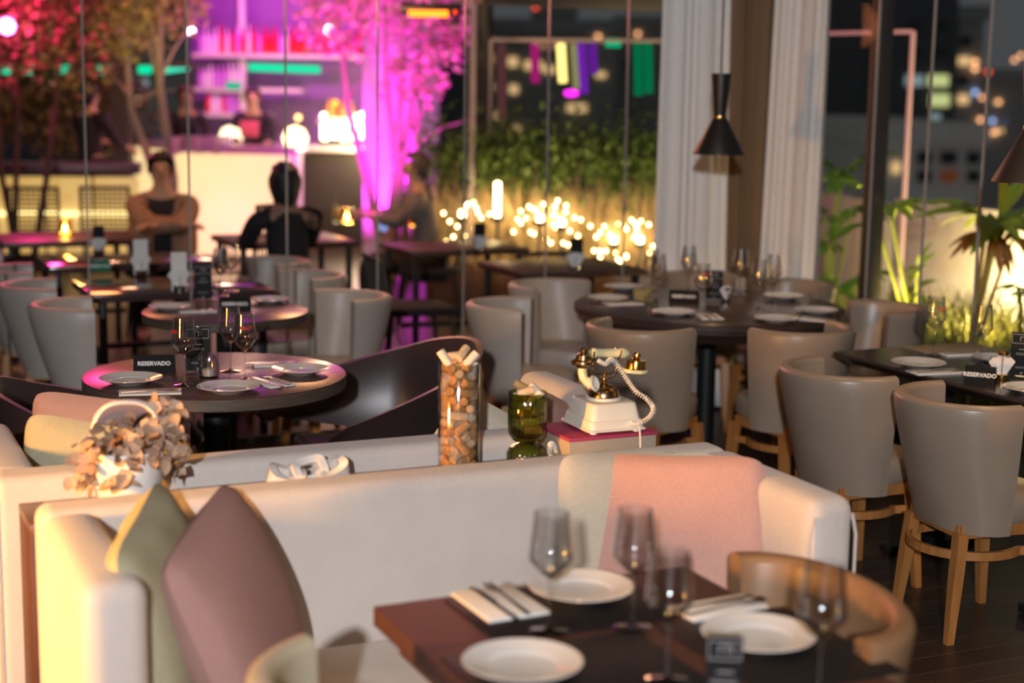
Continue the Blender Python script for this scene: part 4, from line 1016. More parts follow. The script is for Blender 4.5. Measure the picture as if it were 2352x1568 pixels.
# back bar with shelves
bb = thing('back_bar', 'tall back bar with shelves under magenta light', 'bar shelving', (0, 0, 0))
b0 = A(440, 200, 19.0); b1 = A(1010, 200, 18.6)
wallbox('back_panel', b0, b1, 0, 3.6, .08, mat('back bar purple panel', (.30, .16, .42), .6), bb)
def shelf(px0, px1, py, Y, th=.05):
    a = A(px0, py, Y); b = A(px1, py, Y-.1); wallbox('shelf', a, b, a.z-th, a.z, .32, M['barw'], bb); return a.z, a, b
SH = [shelf(448, 860, 122, 18.6), shelf(448, 700, 200, 18.6), shelf(470, 620, 258, 18.6), shelf(740, 870, 272, 17.6)]
wallbox('upright', A(552, 200, 18.55), A(565, 200, 18.55), 1.0, 3.2, .1, M['barw'], bb)
wallbox('work_counter', A(640, 340, 18.0), A(930, 340, 17.5), .0, 1.02, .6, M['post'], bb)
wallbox('work_counter_top', A(640, 330, 18.0), A(930, 330, 17.5), 1.02, 1.08, .7, mat('lit counter top', (.9, .85, .8), .4), bb)
rb = random.Random(4)
bmats = [mat('clear bottle glass', (.75, .65, .75), .2, var=.1), mat('red bottle', (.75, .02, .03), .3), mat('violet bottle', (.55, .2, .65), .3), mat('amber bottle', (.75, .35, .08), .3)]
def bottles(px0, px1, n, py, Y, label, group, ms, h=.26):
    for k in range(n):
        px_ = px0+(px1-px0)*(k+.5)/n; q = A(px_, py, Y-.02); m_ = bmats[rb.choice(ms)]; hh = h*rb.uniform(.85, 1.1); r = .036
        o = lat('bottle', [(0, 0), (r, 0), (r, hh*.62), (r*.35, hh*.75), (r*.35, hh), (0, hh)], m_, None, tuple(q), 10); tag(o, label, 'bottle', group)
bottles(455, 700, 20, 121.5, 18.5, 'bottle on the top shelf of the magenta lit back bar', 'bottles on the top bar shelf', [0, 2, 1, 0], .30)
bottles(700, 850, 8, 121.5, 18.45, 'red tinted bottle at the right end of the top bar shelf', 'red bottles on the top bar shelf', [1, 1, 3], .28)
bottles(455, 560, 9, 199.5, 18.5, 'bottle on the middle shelf of the magenta lit back bar', 'bottles on the middle bar shelf', [0, 2], .26)
bottles(475, 545, 8, 257.5, 18.5, 'bottle on the lower bar shelf left of the bartender', 'bottles on the lower bar shelf', [0, 2, 1], .24)
bottles(752, 812, 6, 271.5, 17.5, 'amber bottle on the small shelf above the bright lamp', 'amber bottles over the lamp', [3, 3, 1], .2)
# glasses on the bar top
for k in range(14):
    px_ = 395+k*10; q = Z(px_, 352+rb.uniform(-6, 2), 1.13); o = lat('bar_glass', [(0, 0), (.03, 0), (.036, .14), (.034, .14), (.028, .01), (0, .01)], mat('pink lit glass', (.8, .5, .8), .15, trans=.4), None, (q.x, q.y, 1.13), 10); tag(o, 'drinking glass standing on the bar counter', 'glass', 'glasses on the bar counter')
# LED strips
def led(label, px0, px1, py0, py1, Y, col, s, name='led_strip'):
    p, q = A(px0, py0, Y), A(px1, py1, Y); o = tub(name, [p, q], .045, emis('led %.1f %.1f %.1f' % col, col, s), None, 10); tag(o, label, 'light strip'); return o
led('bright green light strip behind the bar, right of the bartender', 572, 735, 154, 160, 18.3, (0, .75, .38), 1.3)
led('green light strip left of the back bar shelves', 370, 432, 160, 152, 17.6, (.05, .8, .5), 1.3)
led('short green light on the lower bar shelf', 520, 552, 196, 198, 18.0, (0, .7, .35), .8)
for k, (px_, l) in enumerate(((18, 'first'), (60, 'second'), (145, 'third'), (236, 'fourth'), (333, 'fifth'))):
    led('green lamp, %s from the left edge in the row behind the trees' % l, px_-14, px_+14, 160, 160, 17.0, (0, .75, .40), 1.0)
g0 = A(-60, 152, 17.05); g1 = A(450, 152, 17.05); struct(box('trim_5', (0, 0, 0), (g1.x-g0.x, .06, .06), M['post'], None, loc=((g0.x+g1.x)/2, 17.05, g0.z+.045)))
struct(box('trim_6', (0, 0, g0.z/2), (.06, .06, g0.z), M['post'], None, loc=(A(300, 152, 17.05).x, 17.05, 0)))
def globe(label, px, py, Y, r, col, s, cat='lamp', name='globe_lamp'):
    q = A(px, py, Y); o = lat(name, [(0, -r), (r*.7, -r*.7), (r, 0), (r*.7, r*.7), (0, r)], emis('lamp %.2f %.2f %.2f %.1f' % (*col, s), col, s), None, tuple(q), 16); tag(o, label, cat); return o
globe('white spotlight bulb left of the bar shelves', 439, 72, 17.0, .04, (1, .6, 1), 14)
globe('white spotlight bulb at the right of the top shelf', 757, 69, 17.2, .05, (1, .8, 1), 14)
globe('magenta spotlight at the top left among the red lit trees', 16, 60, 13.0, .07, (1, .2, 1), 12)
globe('round warm bulb above the bar to the right of the bartender', 685, 270, 17.4, .035, (1, .6, .2), 5)
globe('orange warm bulb above the bright lamp', 770, 237, 17.2, .035, (1, .35, .03), 4)
# glaring lamp group on the counter
lg = thing('bar_lamp', 'glaring white rectangular light fixture on the back counter', 'lamp', (A(825, 336, 17.55).x, 17.55, 1.27))
for k in range(8): box('lit_or_reflected_tube', (-.38+k*.108, 0, .02+.02*math.sin(k*2)), (.085, .06, .30), emis('glare', (1, .80, .45), 9), lg, bev=.02)
box('lamp_base', (0, 0, -.16), (.9, .12, .05), M['post'], lg)
lamp('POINT', tuple(A(825, 320, 16.9)), 60, (1, .72, .38), .15, None, name='bar_lamp_light')
globe('warm glowing lamp behind the counter, right of the bartender', 678, 318, 16.9, .14, (1, .75, .35), 5)
globe('pale glow lamp between the two bar workers', 530, 315, 17.0, .13, (1, .8, .5), 3)
# magenta lit wall
mw = wallbox('lit_wall', A(838, 300, 15.6), A(962, 300, 15.5), 0, 3.4, .15, mat('pale painted screen', (.85, .8, .85), .7)); tag(mw, 'pale screen wall flooded with magenta light behind the tree', 'wall')
lamp('AREA', tuple(A(900, 500, 15.0)), 45, MAG, .3, tuple(A(900, 250, 15.5)), name='magenta_wall_washer')
mp_ = wallbox('lit_post', A(1078, 300, 12.2), A(1092, 300, 12.2), 0, 3.3, .08, mat('pale post', (.25, .2, .22), .6)); tag(mp_, 'magenta lit slim post left of the dark portal', 'post')
lamp('SPOT', (-1.2, 11.2, .4), 60, MAG, .05, (mp_.location.x, mp_.location.y, 2.4), 30, .6, name='magenta_uplight')
# heater
ht = thing('patio_heater', 'glowing orange infrared heater at the top, mounted under the canopy', 'heater', tuple(A(990, 28, 11.0)), R(-4))
box('housing', (0, .03, .02), (.42, .10, .06), M['black'], ht, rot=(R(20), 0, 0), bev=.008); tub('glowing_tube', [(-.15, -.035, -.012), (.12, -.035, -.012)], .022, emis('heater element', (1, .16, .01), 5), ht, 12)
box('bracket', (0, .04, .2), (.03, .03, .35), M['black'], ht); box('end_lamp', (.17, -.03, .0), (.02, .02, .02), emis('red led', (1, .05, .02), 3), ht)

# ---- trees
def tree(label, base, hgt, blobs, lm, bm_m, nl, ls, seed, lean=0, nb=4, tr=.05):
    t = thing('small_tree', label, 'tree', (base[0], base[1], 0)); rnd = random.Random(seed); bm = bmesh.new(); b2 = bmesh.new()
    for k in range(nb):
        c = blobs[k % len(blobs)]; x0 = rnd.uniform(-.12, .12); p1 = Vector((x0, rnd.uniform(-.1, .1), 0)); p4 = Vector(c[0])
        pts = [p1, p1.lerp(p4, .3)+Vector((rnd.uniform(-.08, .08), 0, .1)), p1.lerp(p4, .65)+Vector((rnd.uniform(-.08, .08), 0, 0)), p4]
        tube(bm, pts, [tr, tr*.8, tr*.55, tr*.25], 8)
        for j in range(4):
            a = pts[2].lerp(p4, rnd.random()); b = a+Vector((rnd.uniform(-.5, .5), rnd.uniform(-.3, .3), rnd.uniform(.1, .6))); tube(bm, [a, a.lerp(b, .5)+Vector((0, 0, .04)), b], [tr*.3, tr*.2, tr*.08], 5)
    tot = sum(b[1][0]*b[1][1]*b[1][2] for b in blobs)
    for (c, r) in blobs:
        n = int(nl*r[0]*r[1]*r[2]/tot)
        for k in range(n):
            while True:
                u = Vector((rnd.uniform(-1, 1), rnd.uniform(-1, 1), rnd.uniform(-1, 1)))
                if u.length <= 1: break
            u = u*(.55+.45*rnd.random()) if rnd.random() < .4 else u
            p = Vector(c)+Vector((u.x*r[0], u.y*r[1], u.z*r[2])); d = Vector((rnd.gauss(0, 1), rnd.gauss(0, 1), rnd.gauss(-.2, .7))).normalized(); s = d.cross(Vector((rnd.gauss(0, 1), rnd.gauss(0, 1), rnd.gauss(0, 1)))).normalized(); L = ls*rnd.uniform(.6, 1.3)
            v = [b2.verts.new(q) for q in (p, p+d*L*.5+s*L*.3, p+d*L, p+d*L*.5-s*L*.3)]; b2.faces.new(v)
    fin(bm, 'trunk', bm_m, t); me = bpy.data.meshes.new('foliage'); b2.to_mesh(me); b2.free(); link('foliage', me, lm, t, smooth=False); return t
g = A(905, 480, 14.2)
tree('slender tree flooded with magenta light in front of the bar', (g.x, g.y), 3, [((-.1, 0, 2.75), (.75, .5, .55)), ((.35, .1, 2.3), (.5, .4, .5)), ((-.5, 0, 2.35), (.45, .4, .4)), ((.1, 0, 3.2), (.7, .5, .4)), ((.15, .0, 1.8), (.35, .3, .3))], M['treep'], M['barkp'], 3600, .085, 11, nb=5)
g = A(395, 480, 14.3)
tree('yellowish green tree behind the man in the tan jacket', (g.x, g.y), 3, [((-.05, 0, 2.65), (.5, .4, .6)), ((-.4, 0, 2.3), (.3, .3, .4)), ((.15, 0, 3.1), (.5, .4, .4))], mat('yellow green leaf', (.40, .36, .12), .6, var=.3), M['barkp'], 2600, .08, 12, nb=2, tr=.06)
g = A(40, 520, 13.6)
tree('bushy red lit tree at the top left corner', (g.x, g.y), 3, [((0, 0, 2.3), (.6, .5, .7)), ((.5, 0, 2.7), (.5, .4, .5)), ((-.3, 0, 2.9), (.6, .5, .5)), ((.6, .1, 2.0), (.35, .3, .4))], M['treel'], M['bark'], 4200, .09, 13, nb=3, tr=.035)
g = A(225, 520, 17.2)
tree('dark brown leaved tree behind the standing man', (g.x, g.y), 3, [((0, 0, 2.7), (.6, .5, .6)), ((-.5, 0, 2.2), (.4, .3, .4)), ((.3, 0, 2.1), (.35, .3, .35)), ((-.2, .2, 1.4), (.9, .3, .6)), ((-1.2, .2, 1.6), (.6, .3, .6))], M['treel'], M['bark'], 5200, .10, 14, nb=2, tr=.04)

# ---- dark trunk-like columns behind the trees
struct(box('trim_4', (0, 0, 1.8), (.2, .2, 3.6), M['post'], None, loc=(A(275, 100, 16.5).x, A(275, 100, 16.5).y, 0)))

# ---- planter hedge
pb0 = A(1040, 520, 12.4); pb1 = A(1560, 520, 12.0)
d = pb1-pb0
plr = thing('planter_box', 'long dark planter along the terrace edge carrying the hedge', 'planter', (pb0.x, pb0.y, 0), math.atan2(d.y, d.x))
LP = math.hypot(d.x, d.y)
box('planter_wall', (LP/2, 0, .18), (LP+.3, .5, .36), M['dwood'], plr, bev=.01); box('soil_bed', (LP/2, 0, .37), (LP+.2, .42, .03), M['soil'], plr)
rg = random.Random(21)
names = ('leftmost hedge shrub, reddish, behind the man in grey', 'dark green hedge shrub, second from the left', 'dark green hedge shrub in the middle above the tall uplight', 'dark green hedge shrub, second from the curtain', 'dark green hedge shrub next to the white curtain')
for k, nm in enumerate(names):
    f = (k+.3)/5; c = pb0.lerp(pb1, f); t = thing('hedge_shrub', nm, 'shrub', (c.x, c.y, .36), group='hedge shrubs on the terrace edge')
    sb = bmesh.new(); lb = bmesh.new(); gb = bmesh.new()
    for j in range(9):
        a = Vector((rg.uniform(-.22, .22), rg.uniform(-.12, .12), 0)); b = a+Vector((rg.uniform(-.1, .1), rg.uniform(-.08, .08), rg.uniform(.62, .86))); tube(sb, [a, a.lerp(b, .5)+Vector((rg.uniform(-.03, .03), 0, 0)), b], .010, 5)
    for j in range(900):
        p = Vector((rg.gauss(0, .22), rg.gauss(0, .16), 0)); p.z = .86+rg.gauss(0, .14); 
        d_ = Vector((rg.gauss(0, 1), rg.gauss(0, 1), rg.gauss(-.1, .6))); leafm(lb, p, d_, (0, 0, 1), rg.uniform(.05, .10), rg.uniform(.012, .020), .3)
    for j in range(320):
        p = Vector((rg.uniform(-.28, .28), rg.uniform(-.2, .2), 0)); h = rg.uniform(.25, .75); q = p+Vector((rg.gauss(0, .14), rg.gauss(0, .1), h)); w = .006
        mid = p.lerp(q, .55)+Vector((0, 0, .06)); v = [gb.verts.new(x_) for x_ in (p-Vector((w, 0, 0)), p+Vector((w, 0, 0)), mid+Vector((w*.8, 0, 0)), mid-Vector((w*.8, 0, 0)), q)]
        gb.faces.new((v[0], v[1], v[2], v[3])); gb.faces.new((v[3], v[2], v[4]))
    fin(sb, 'stems', M['bark'], t); fin(lb, 'foliage', M['leafd'], t); me = bpy.data.meshes.new('grass_blades'); gb.to_mesh(me); gb.free(); link('grass_blades', me, M['grass'], t, smooth=False)
for k, (px_, py_) in enumerate(((1062, 500), (1142, 500), (1240, 510), (1290, 520), (1410, 560), (1470, 560))):
    q = A(px_, py_, 11.72); t = thing('garden_spotlight', ('uplight in the hedge beside the man in grey', 'tall narrow uplight flare left of centre in the hedge', 'uplight in the hedge above the terrace tables, left of a pair', 'uplight in the hedge above the terrace tables, right of a pair', 'uplight in the hedge near the curtain, left of a pair', 'uplight in the hedge nearest the white curtain')[k], 'spotlight', (q.x, q.y, .36), group='garden uplights in the hedge')
    hz = max(.1, q.z-.36); tub('stake', [(0, 0, 0), (0, 0, hz)], .012, M['black'], t)
    lat('lamp_body', [(0, hz-.03), (.04, hz-.03), (.045, hz+.01), (.03, hz), (0, hz)], M['black'], t, seg=16); hh = .26 if k == 1 else .05; rr_ = .022 if k == 1 else .024
    lat('lens_or_glint', [(0, hz), (rr_, hz+.01), (rr_, hz+hh), (0, hz+hh+.01)], emis('uplight lens', (1, .72, .32), 22), t, seg=12)
    for w_ in range(16 if k != 1 else 3):
        a = Vector((rg.gauss(0, .10), rg.uniform(-.04, .16), rg.uniform(-.16, .16) if k > 1 else rg.uniform(-.25, .1))); 
        if hz+a.z < .03: a.z = .05-hz
        lat('lens_or_glint', [(0, 0), (.010, .008), (.010, .02), (0, .028)], emis('leaf glint', (1, .66, .26), 20), t, (a.x, a.y, hz+a.z), 8)  # small glowing beads added as the glints of lit leaves
    lamp('POINT', (q.x, q.y+.20, q.z+.02), 4.5, (1, .70, .34), .03, None, name='hedge_uplight')
    lamp('SPOT', (q.x, q.y-.1, .42), 11, (1, .66, .28), .03, (q.x, q.y+.35, 1.2), 80, .6, name='hedge_uplight')

# ---- right terrace : parapet, plants
w0 = A(2078, 455, 11.4); w1 = A(2500, 500, 9.6)
par = wallbox('parapet_wall', w0, w1, 0, w0.z-.0, .16, M['concrete']); struct(par); par.name = 'wall_parapet'
w2 = A(1860, 460, 13.2)
p2 = wallbox('parapet_wall', w2, w0, 0, .95, .16, M['concrete']); struct(p2); p2.name = 'wall_parapet_rear'
gb0 = W(SWC+.1, 4.4); bed = slab('planting_bed', [(c.x, c.y) for c in (W(SWC+.08, 5.6), W(SWC+.08, -.5), W(SWC+2.6, -.5), W(SWC+2.6, 5.6))], 0, .12, M['soil']); bed.name = 'floor_planting_bed'
lamp('SPOT', (3.25, 9.05, .30), 800, (1, .72, .34), .05, tuple(A(2290, 560, 10.2)+Vector((0, 0, -.1))), 100, .6, name='planter_uplight')
lamp('SPOT', (2.05, 8.5, .25), 420, (1, .75, .25), .05, (2.35, 9.3, 1.5), 80, .6, name='planter_uplight')
lamp('POINT', (2.55, 8.5, .35), 55, (1, .75, .25), .04, None, name='planter_uplight')
lamp('SPOT', (1.75, 9.0, .2), 45, (.95, .8, .2), .05, (1.85, 9.8, 1.2), 80, .6, name='planter_uplight')
def philo(label, base, leaves, m, group='philodendrons behind the right glass'):
    t = thing('philodendron', label, 'plant', (base[0], base[1], .12), group=group)
    rnd = random.Random(len(label))
    for (tip, size, dirv, mm_) in leaves:
        tip = Vector(tip)-Vector((base[0], base[1], .12)); bm = bmesh.new()
        tube(bm, [(0, 0, 0), (tip.x*.35, tip.y*.35, tip.z*.45), (tip.x*.8, tip.y*.8, tip.z*.85), tip], [.014, .012, .010, .007], 8); st = fin(bm, 'leaf_stalk', M['stemg'] if mm_ != 'o' else M['leafo'], t)
        lb = bmesh.new(); dv = Vector(dirv).normalized(); up = Vector((0, 0, 1)); side = dv.cross(up).normalized(); n = 9
        for k in range(n):
            f = k/(n-1); ang_ = -1.9+3.8*f; ln = size*(1-.45*abs(f-.5)*2)*rnd.uniform(.9, 1.1)
            d_ = (dv*math.cos(ang_)+side*math.sin(ang_)+Vector((0, 0, rnd.uniform(-.35, .15)))).normalized()
            leafm(lb, tip+dv*size*.15*math.cos(ang_), d_, (rnd.uniform(-.2, .2), -.5, 1), ln, size*.11, .35)
        fin(lb, 'leaf_blade', m if mm_ != 'o' else M['leafo'], st)
    return t
b = Z(2130, 730, .12)
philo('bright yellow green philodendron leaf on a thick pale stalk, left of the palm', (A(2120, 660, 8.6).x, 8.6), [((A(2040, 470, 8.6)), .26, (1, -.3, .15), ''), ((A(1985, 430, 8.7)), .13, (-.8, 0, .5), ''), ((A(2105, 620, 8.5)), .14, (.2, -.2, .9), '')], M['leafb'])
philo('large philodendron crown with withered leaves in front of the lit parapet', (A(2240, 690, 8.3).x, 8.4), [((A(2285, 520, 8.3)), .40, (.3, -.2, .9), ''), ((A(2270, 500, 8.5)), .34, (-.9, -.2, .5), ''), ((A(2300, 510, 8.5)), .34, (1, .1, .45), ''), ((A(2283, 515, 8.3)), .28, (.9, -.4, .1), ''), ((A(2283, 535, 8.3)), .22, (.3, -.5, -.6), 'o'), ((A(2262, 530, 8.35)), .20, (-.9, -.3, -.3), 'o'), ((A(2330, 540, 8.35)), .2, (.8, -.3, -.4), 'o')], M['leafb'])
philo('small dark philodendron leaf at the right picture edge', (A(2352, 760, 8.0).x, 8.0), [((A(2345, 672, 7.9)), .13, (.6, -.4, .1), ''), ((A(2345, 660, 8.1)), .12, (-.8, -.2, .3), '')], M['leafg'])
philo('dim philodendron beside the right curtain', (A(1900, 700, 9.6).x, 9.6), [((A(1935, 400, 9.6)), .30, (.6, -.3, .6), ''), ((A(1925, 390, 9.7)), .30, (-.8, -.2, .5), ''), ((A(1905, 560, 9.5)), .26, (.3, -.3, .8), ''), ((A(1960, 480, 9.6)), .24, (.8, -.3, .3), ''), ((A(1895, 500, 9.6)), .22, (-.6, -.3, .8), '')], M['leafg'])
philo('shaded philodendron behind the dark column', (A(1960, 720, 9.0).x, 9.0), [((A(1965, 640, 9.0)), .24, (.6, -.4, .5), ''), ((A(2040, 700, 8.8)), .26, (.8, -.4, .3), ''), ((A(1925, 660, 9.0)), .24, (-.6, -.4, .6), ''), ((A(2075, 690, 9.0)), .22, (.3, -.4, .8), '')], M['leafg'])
def clump(label, px, Y, h, n, m, w=.3, seed=1):
    q = A(px, 700, Y); t = thing('grass_tuft', label, 'grass', (q.x, Y, .12)); rnd = random.Random(seed); gb = bmesh.new()
    for j in range(n):
        p = Vector((rnd.gauss(0, w*.3), rnd.gauss(0, w*.25), 0)); hh = h*rnd.uniform(.5, 1.1); q_ = p+Vector((rnd.gauss(0, h*.45), rnd.gauss(0, h*.35), hh)); ww = .005
        mid = p.lerp(q_, .5)+Vector((0, 0, hh*.2)); v = [gb.verts.new(x_) for x_ in (p-Vector((ww, 0, 0)), p+Vector((ww, 0, 0)), mid+Vector((ww*.8, 0, 0)), mid-Vector((ww*.8, 0, 0)), q_)]
        gb.faces.new((v[0], v[1], v[2], v[3])); gb.faces.new((v[3], v[2], v[4]))
    me = bpy.data.meshes.new('grass_blades'); gb.to_mesh(me); gb.free(); o = link('grass_blades', me, m, t, smooth=False); return t
for k, (px_, Y, h, l) in enumerate(((2150, 7.9, .42, 'grass tuft left below the big philodendron'), (2235, 7.9, .46, 'grass tuft in the middle below the big philodendron'), (2320, 7.7, .46, 'grass tuft at the right edge below the parapet'), (2075, 8.2, .40, 'grass tuft just right of the tub chair by the glass'), (2190, 8.6, .55, 'taller grass tuft close to the lit parapet'), (2290, 8.7, .55, 'taller grass tuft at the foot of the withered leaves'), (2010, 8.5, .4, 'grass tuft at the foot of the dark column'), (1905, 9.2, .5, 'grass tuft beside the curtain'))):
    clump(l, px_, Y, h, 420, mat('olive grass', (.28, .27, .06), .6, var=.4, vscale=3), .55, 30+k)
q = A(2112, 694, 7.9); vz = thing('curved_watering_can', 'pale round watering can with a thin arched handle behind the glass', 'watering can', tuple(q+Vector((0, 0, -.1))))
lat('can_body', [(0, 0), (.045, .01), (.055, .05), (.04, .09), (0, .10)], mat('cream enamel', (.7, .5, .3), .4), vz, seg=24); tub('arched_handle', [(-.05+.1*k/12*1.0, 0, .06+.10*math.sin(PI*k/12)) for k in range(13)], .004, M['stemg'], vz)
tub('spout', [(.04, 0, .03), (.07, 0, .045), (.10, 0, .075)], [.008, .006, .004], mat('cream enamel', (.7, .5, .3), .4), vz)

# wind screen with pink lit frame beyond the right glass
def screen(label, px0, px1, pyt, Y0, Y1, ztop=None, m=None, em=(1, .1, .5), es=.35):
    a = A(px0, pyt[0], Y0); b = A(px1, pyt[1], Y1); t = thing('glass_windscreen', label, 'glass screen', (0, 0, 0))
    d_ = b-a; L = math.hypot(d_.x, d_.y); az = math.atan2(d_.y, d_.x); zt = (a.z+b.z)/2
    box('glass_sheet', (L/2, 0, zt/2), (L, .012, zt), M['pane'], t, loc=(a.x, a.y, 0), orot=(0, 0, az))
    fm = mat('frosted lit rim '+label[16:40], (.3, .24, .24), .3, emit=em, es=es)
    for (c_, s_) in (((L/2, 0, zt), (L, .02, .025)), ((0, 0, zt/2), (.025, .02, zt)), ((L, 0, zt/2), (.025, .02, zt))): box('rim', c_, s_, fm, t, loc=(a.x, a.y, 0), orot=(0, 0, az))
    return t
screen('glass wind screen with magenta lit rim behind the dark column', 1870, 2098, (78, 72), 11.6, 10.9, em=(1, .05, .45), es=.14)
SCN = screen('glass wind screen with pale green and pink lit rim above the hedge', 1128, 1560, (96, 90), 12.9, 12.5, em=(.5, .45, .3), es=.04)
# glowing tubes added to stand for party lights reflected in the glass
def reflection_tube(px0, px1, py0, py1, col, st_):
    p, q = A(px0, py0, 12.98-.4*(px0-1128)/432), A(px1, py1, 12.98-.4*(px1-1128)/432); tub('lit_or_reflected_tube', [p, q], .036, emis('led %.2f %.2f %.2f' % col, col, st_), SCN, 10)
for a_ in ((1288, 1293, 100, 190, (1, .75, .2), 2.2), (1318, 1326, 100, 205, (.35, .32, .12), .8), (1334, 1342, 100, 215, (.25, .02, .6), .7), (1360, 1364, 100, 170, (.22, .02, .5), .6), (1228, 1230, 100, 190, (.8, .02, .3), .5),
           (1465, 1467, 96, 220, (.0, .45, .16), .35), (1392, 1425, 98, 99, (.0, .6, .25), .8), (1488, 1490, 96, 215, (.0, .45, .16), .35), (1152, 1153, 100, 270, (.4, .12, .14), .25)): reflection_tube(*a_)
q = A(1312, 214, 12.8); lat('magenta_reflection', [(0, -.03), (.05, -.02), (.06, 0), (.05, .02), (0, .03)], emis('magenta reflection glow', (1, .02, .8), 2.5), SCN, tuple(q), 16); tub('added_wire', [q, A(1312, 98, 12.8)], .004, M['black'], SCN, 6)  # magenta oval and its wire added in place of a reflection

# ---- city
def bpx(label, px0, px1, pyt, Y, m, wins, wm='dwin', depth=12, name='city_building'):
    a = A(px0, pyt, Y); b = A(px1, pyt, Y); t = thing(name, label, 'building', (0, 0, 0)); w = b.x-a.x; z0 = -60
    bpx.last = t
    box('facade', ((a.x+b.x)/2, Y+depth/2, (a.z+z0)/2), (w, depth, a.z-z0), m, t)
    box('parapet', ((a.x+b.x)/2, Y+depth/2, a.z+.3), (w+.4, depth+.4, .6), m, t)
    for (x, y, ww, hh, c) in wins:
        q = A(x, y, Y-.05); s = Y/F; mm = {'d': M['dwin'], 'w': emis('lit window warm', (1, .62, .28), .9), 'y': emis('lit window yellow', (.8, .85, .35), .75), 'c': emis('lit window cool', (.45, .6, .62), .45), 'o': emis('lit window orange', (.9, .25, .08), .10), 'b': emis('lit window blue', (.15, .22, .4), .35)}[c]
        box('window', (0, 0, 0), (ww*s, .2, hh*s), mm, t, loc=tuple(q))
    return t
bpx('dark tower with a few lit windows at the top right', 2045, 2208, -80, 60, M['bld'], [(2155, 185, 44, 26, 'y'), (2158, 230, 42, 28, 'y'), (2100, 185, 40, 24, 'c'), (2148, 268, 22, 14, 'c'), (2100, 60, 26, 14, 'd'), (2160, 60, 26, 14, 'd'), (2100, 120, 26, 14, 'd'), (2160, 120, 26, 14, 'd')])
bpx('low pale building with two rows of windows at the right', 2000, 2255, 328, 46, M['bldw'], [(2122, 362, 30, 26, 'd'), (2178, 362, 34, 26, 'd'), (2235, 362, 26, 26, 'd'), (2122, 405, 30, 24, 'd'), (2178, 405, 36, 24, 'o'), (2058, 385, 16, 24, 'w'), (2235, 405, 24, 24, 'd')])
bpx('pale building with dim rooms right of the dark tower', 2205, 2262, 45, 70, M['bldg'], [(2218, 95, 24, 20, 'd'), (2215, 140, 26, 18, 'w'), (2212, 228, 22, 20, 'w'), (2212, 185, 24, 18, 'd')])
bpx('grey building behind the parapet at the right edge', 2255, 2460, 185, 80, M['bldg'], [(2290, 235, 10, 8, 'w'), (2308, 278, 10, 8, 'b'), (2300, 300, 8, 8, 'w')])
bpx('grey block behind the windscreen, left of the dark tower', 1872, 2050, 40, 75, M['bldg'], [(1915, 180, 24, 18, 'd'), (1960, 180, 24, 18, 'd'), (1940, 265, 22, 26, 'w'), (2032, 270, 14, 18, 'w'), (1985, 268, 10, 16, 'c')])
bpx('dark building silhouette above the hedge', 1230, 1320, 35, 95, M['bldg'], [(1250, 110, 14, 20, 'd'), (1290, 110, 14, 20, 'd')])
q = A(1230, 18, 94.8); tub('antenna', [(q.x, q.y, q.z), (q.x, q.y+.3, q.z-3)], .06, M['post'], bpx.last)
bpx('long low building silhouette above the hedge', 1130, 1420, 70, 80, M['bldg'], [(1150, 135, 14, 14, 'w'), (1178, 142, 20, 20, 'w'), (1148, 200, 10, 12, 'w'), (1180, 205, 18, 18, 'w'), (1146, 265, 12, 12, 'w'), (1182, 298, 24, 16, 'w'), (1225, 150, 40, 18, 'w'), (1262, 160, 26, 14, 'w'), (1325, 248, 44, 16, 'w'), (1380, 172, 22, 12, 'w')])
bpx('building silhouette left of the curtain', 1422, 1560, 62, 85, M['bldg'], [(1440, 150, 12, 16, 'd'), (1480, 180, 12, 16, 'd')])
bpx('very dark building between the heater and the portal', 1000, 1085, 40, 70, M['bld'], [(1010, 110, 10, 10, 'd'), (1040, 130, 10, 10, 'c')])
bpx('dark block behind the trees at the left', -60, 300, -40, 60, M['bld'], [(120, 200, 14, 12, 'd'), (200, 130, 14, 12, 'c'), (250, 60, 20, 14, 'd')])
bpx('pale block seen between the trees', 300, 452, 90, 55, M['bldg'], [(330, 190, 18, 16, 'c'), (360, 170, 18, 14, 'd'), (325, 230, 16, 14, 'w')])
cl_ = [(1465, 78, 'o'), (1374, 84, 'o'), (1230, 18, 'r'), (2270, 165, 'r'), (2330, 138, 'o'), (2240, 142, 'o'), (2294, 234, 'o'), (2280, 278, 'b'), (2288, 303, 'o'), (2278, 305, 'o'), (2240, 158, 'o'), (2256, 224, 'o'), (2252, 275, 'o'), (2345, 128, 'o'), (2240, 212, 'b')]
for i, (x, y, c) in enumerate(cl_):
    q = A(x, y, 79.8 if x > 2255 or x == 1374 else 69.8 if x > 2000 else 84.8 if x == 1465 else 94.8); o = lat('distant_lamp', [(0, -.12), (.10, -.06), (.12, 0), (.10, .06), (0, .12)], emis('far '+c, {'o': (1, .45, .2), 'r': (1, .08, .03), 'b': (.3, .4, .7)}[c], 2.5), None, tuple(q), 10)
    tag(o, ('tiny orange' if c == 'o' else 'tiny red' if c == 'r' else 'tiny bluish')+' lamp in the night city '+('above the hedge' if x < 2000 else 'at the right edge'), 'city light', 'distant city lights')

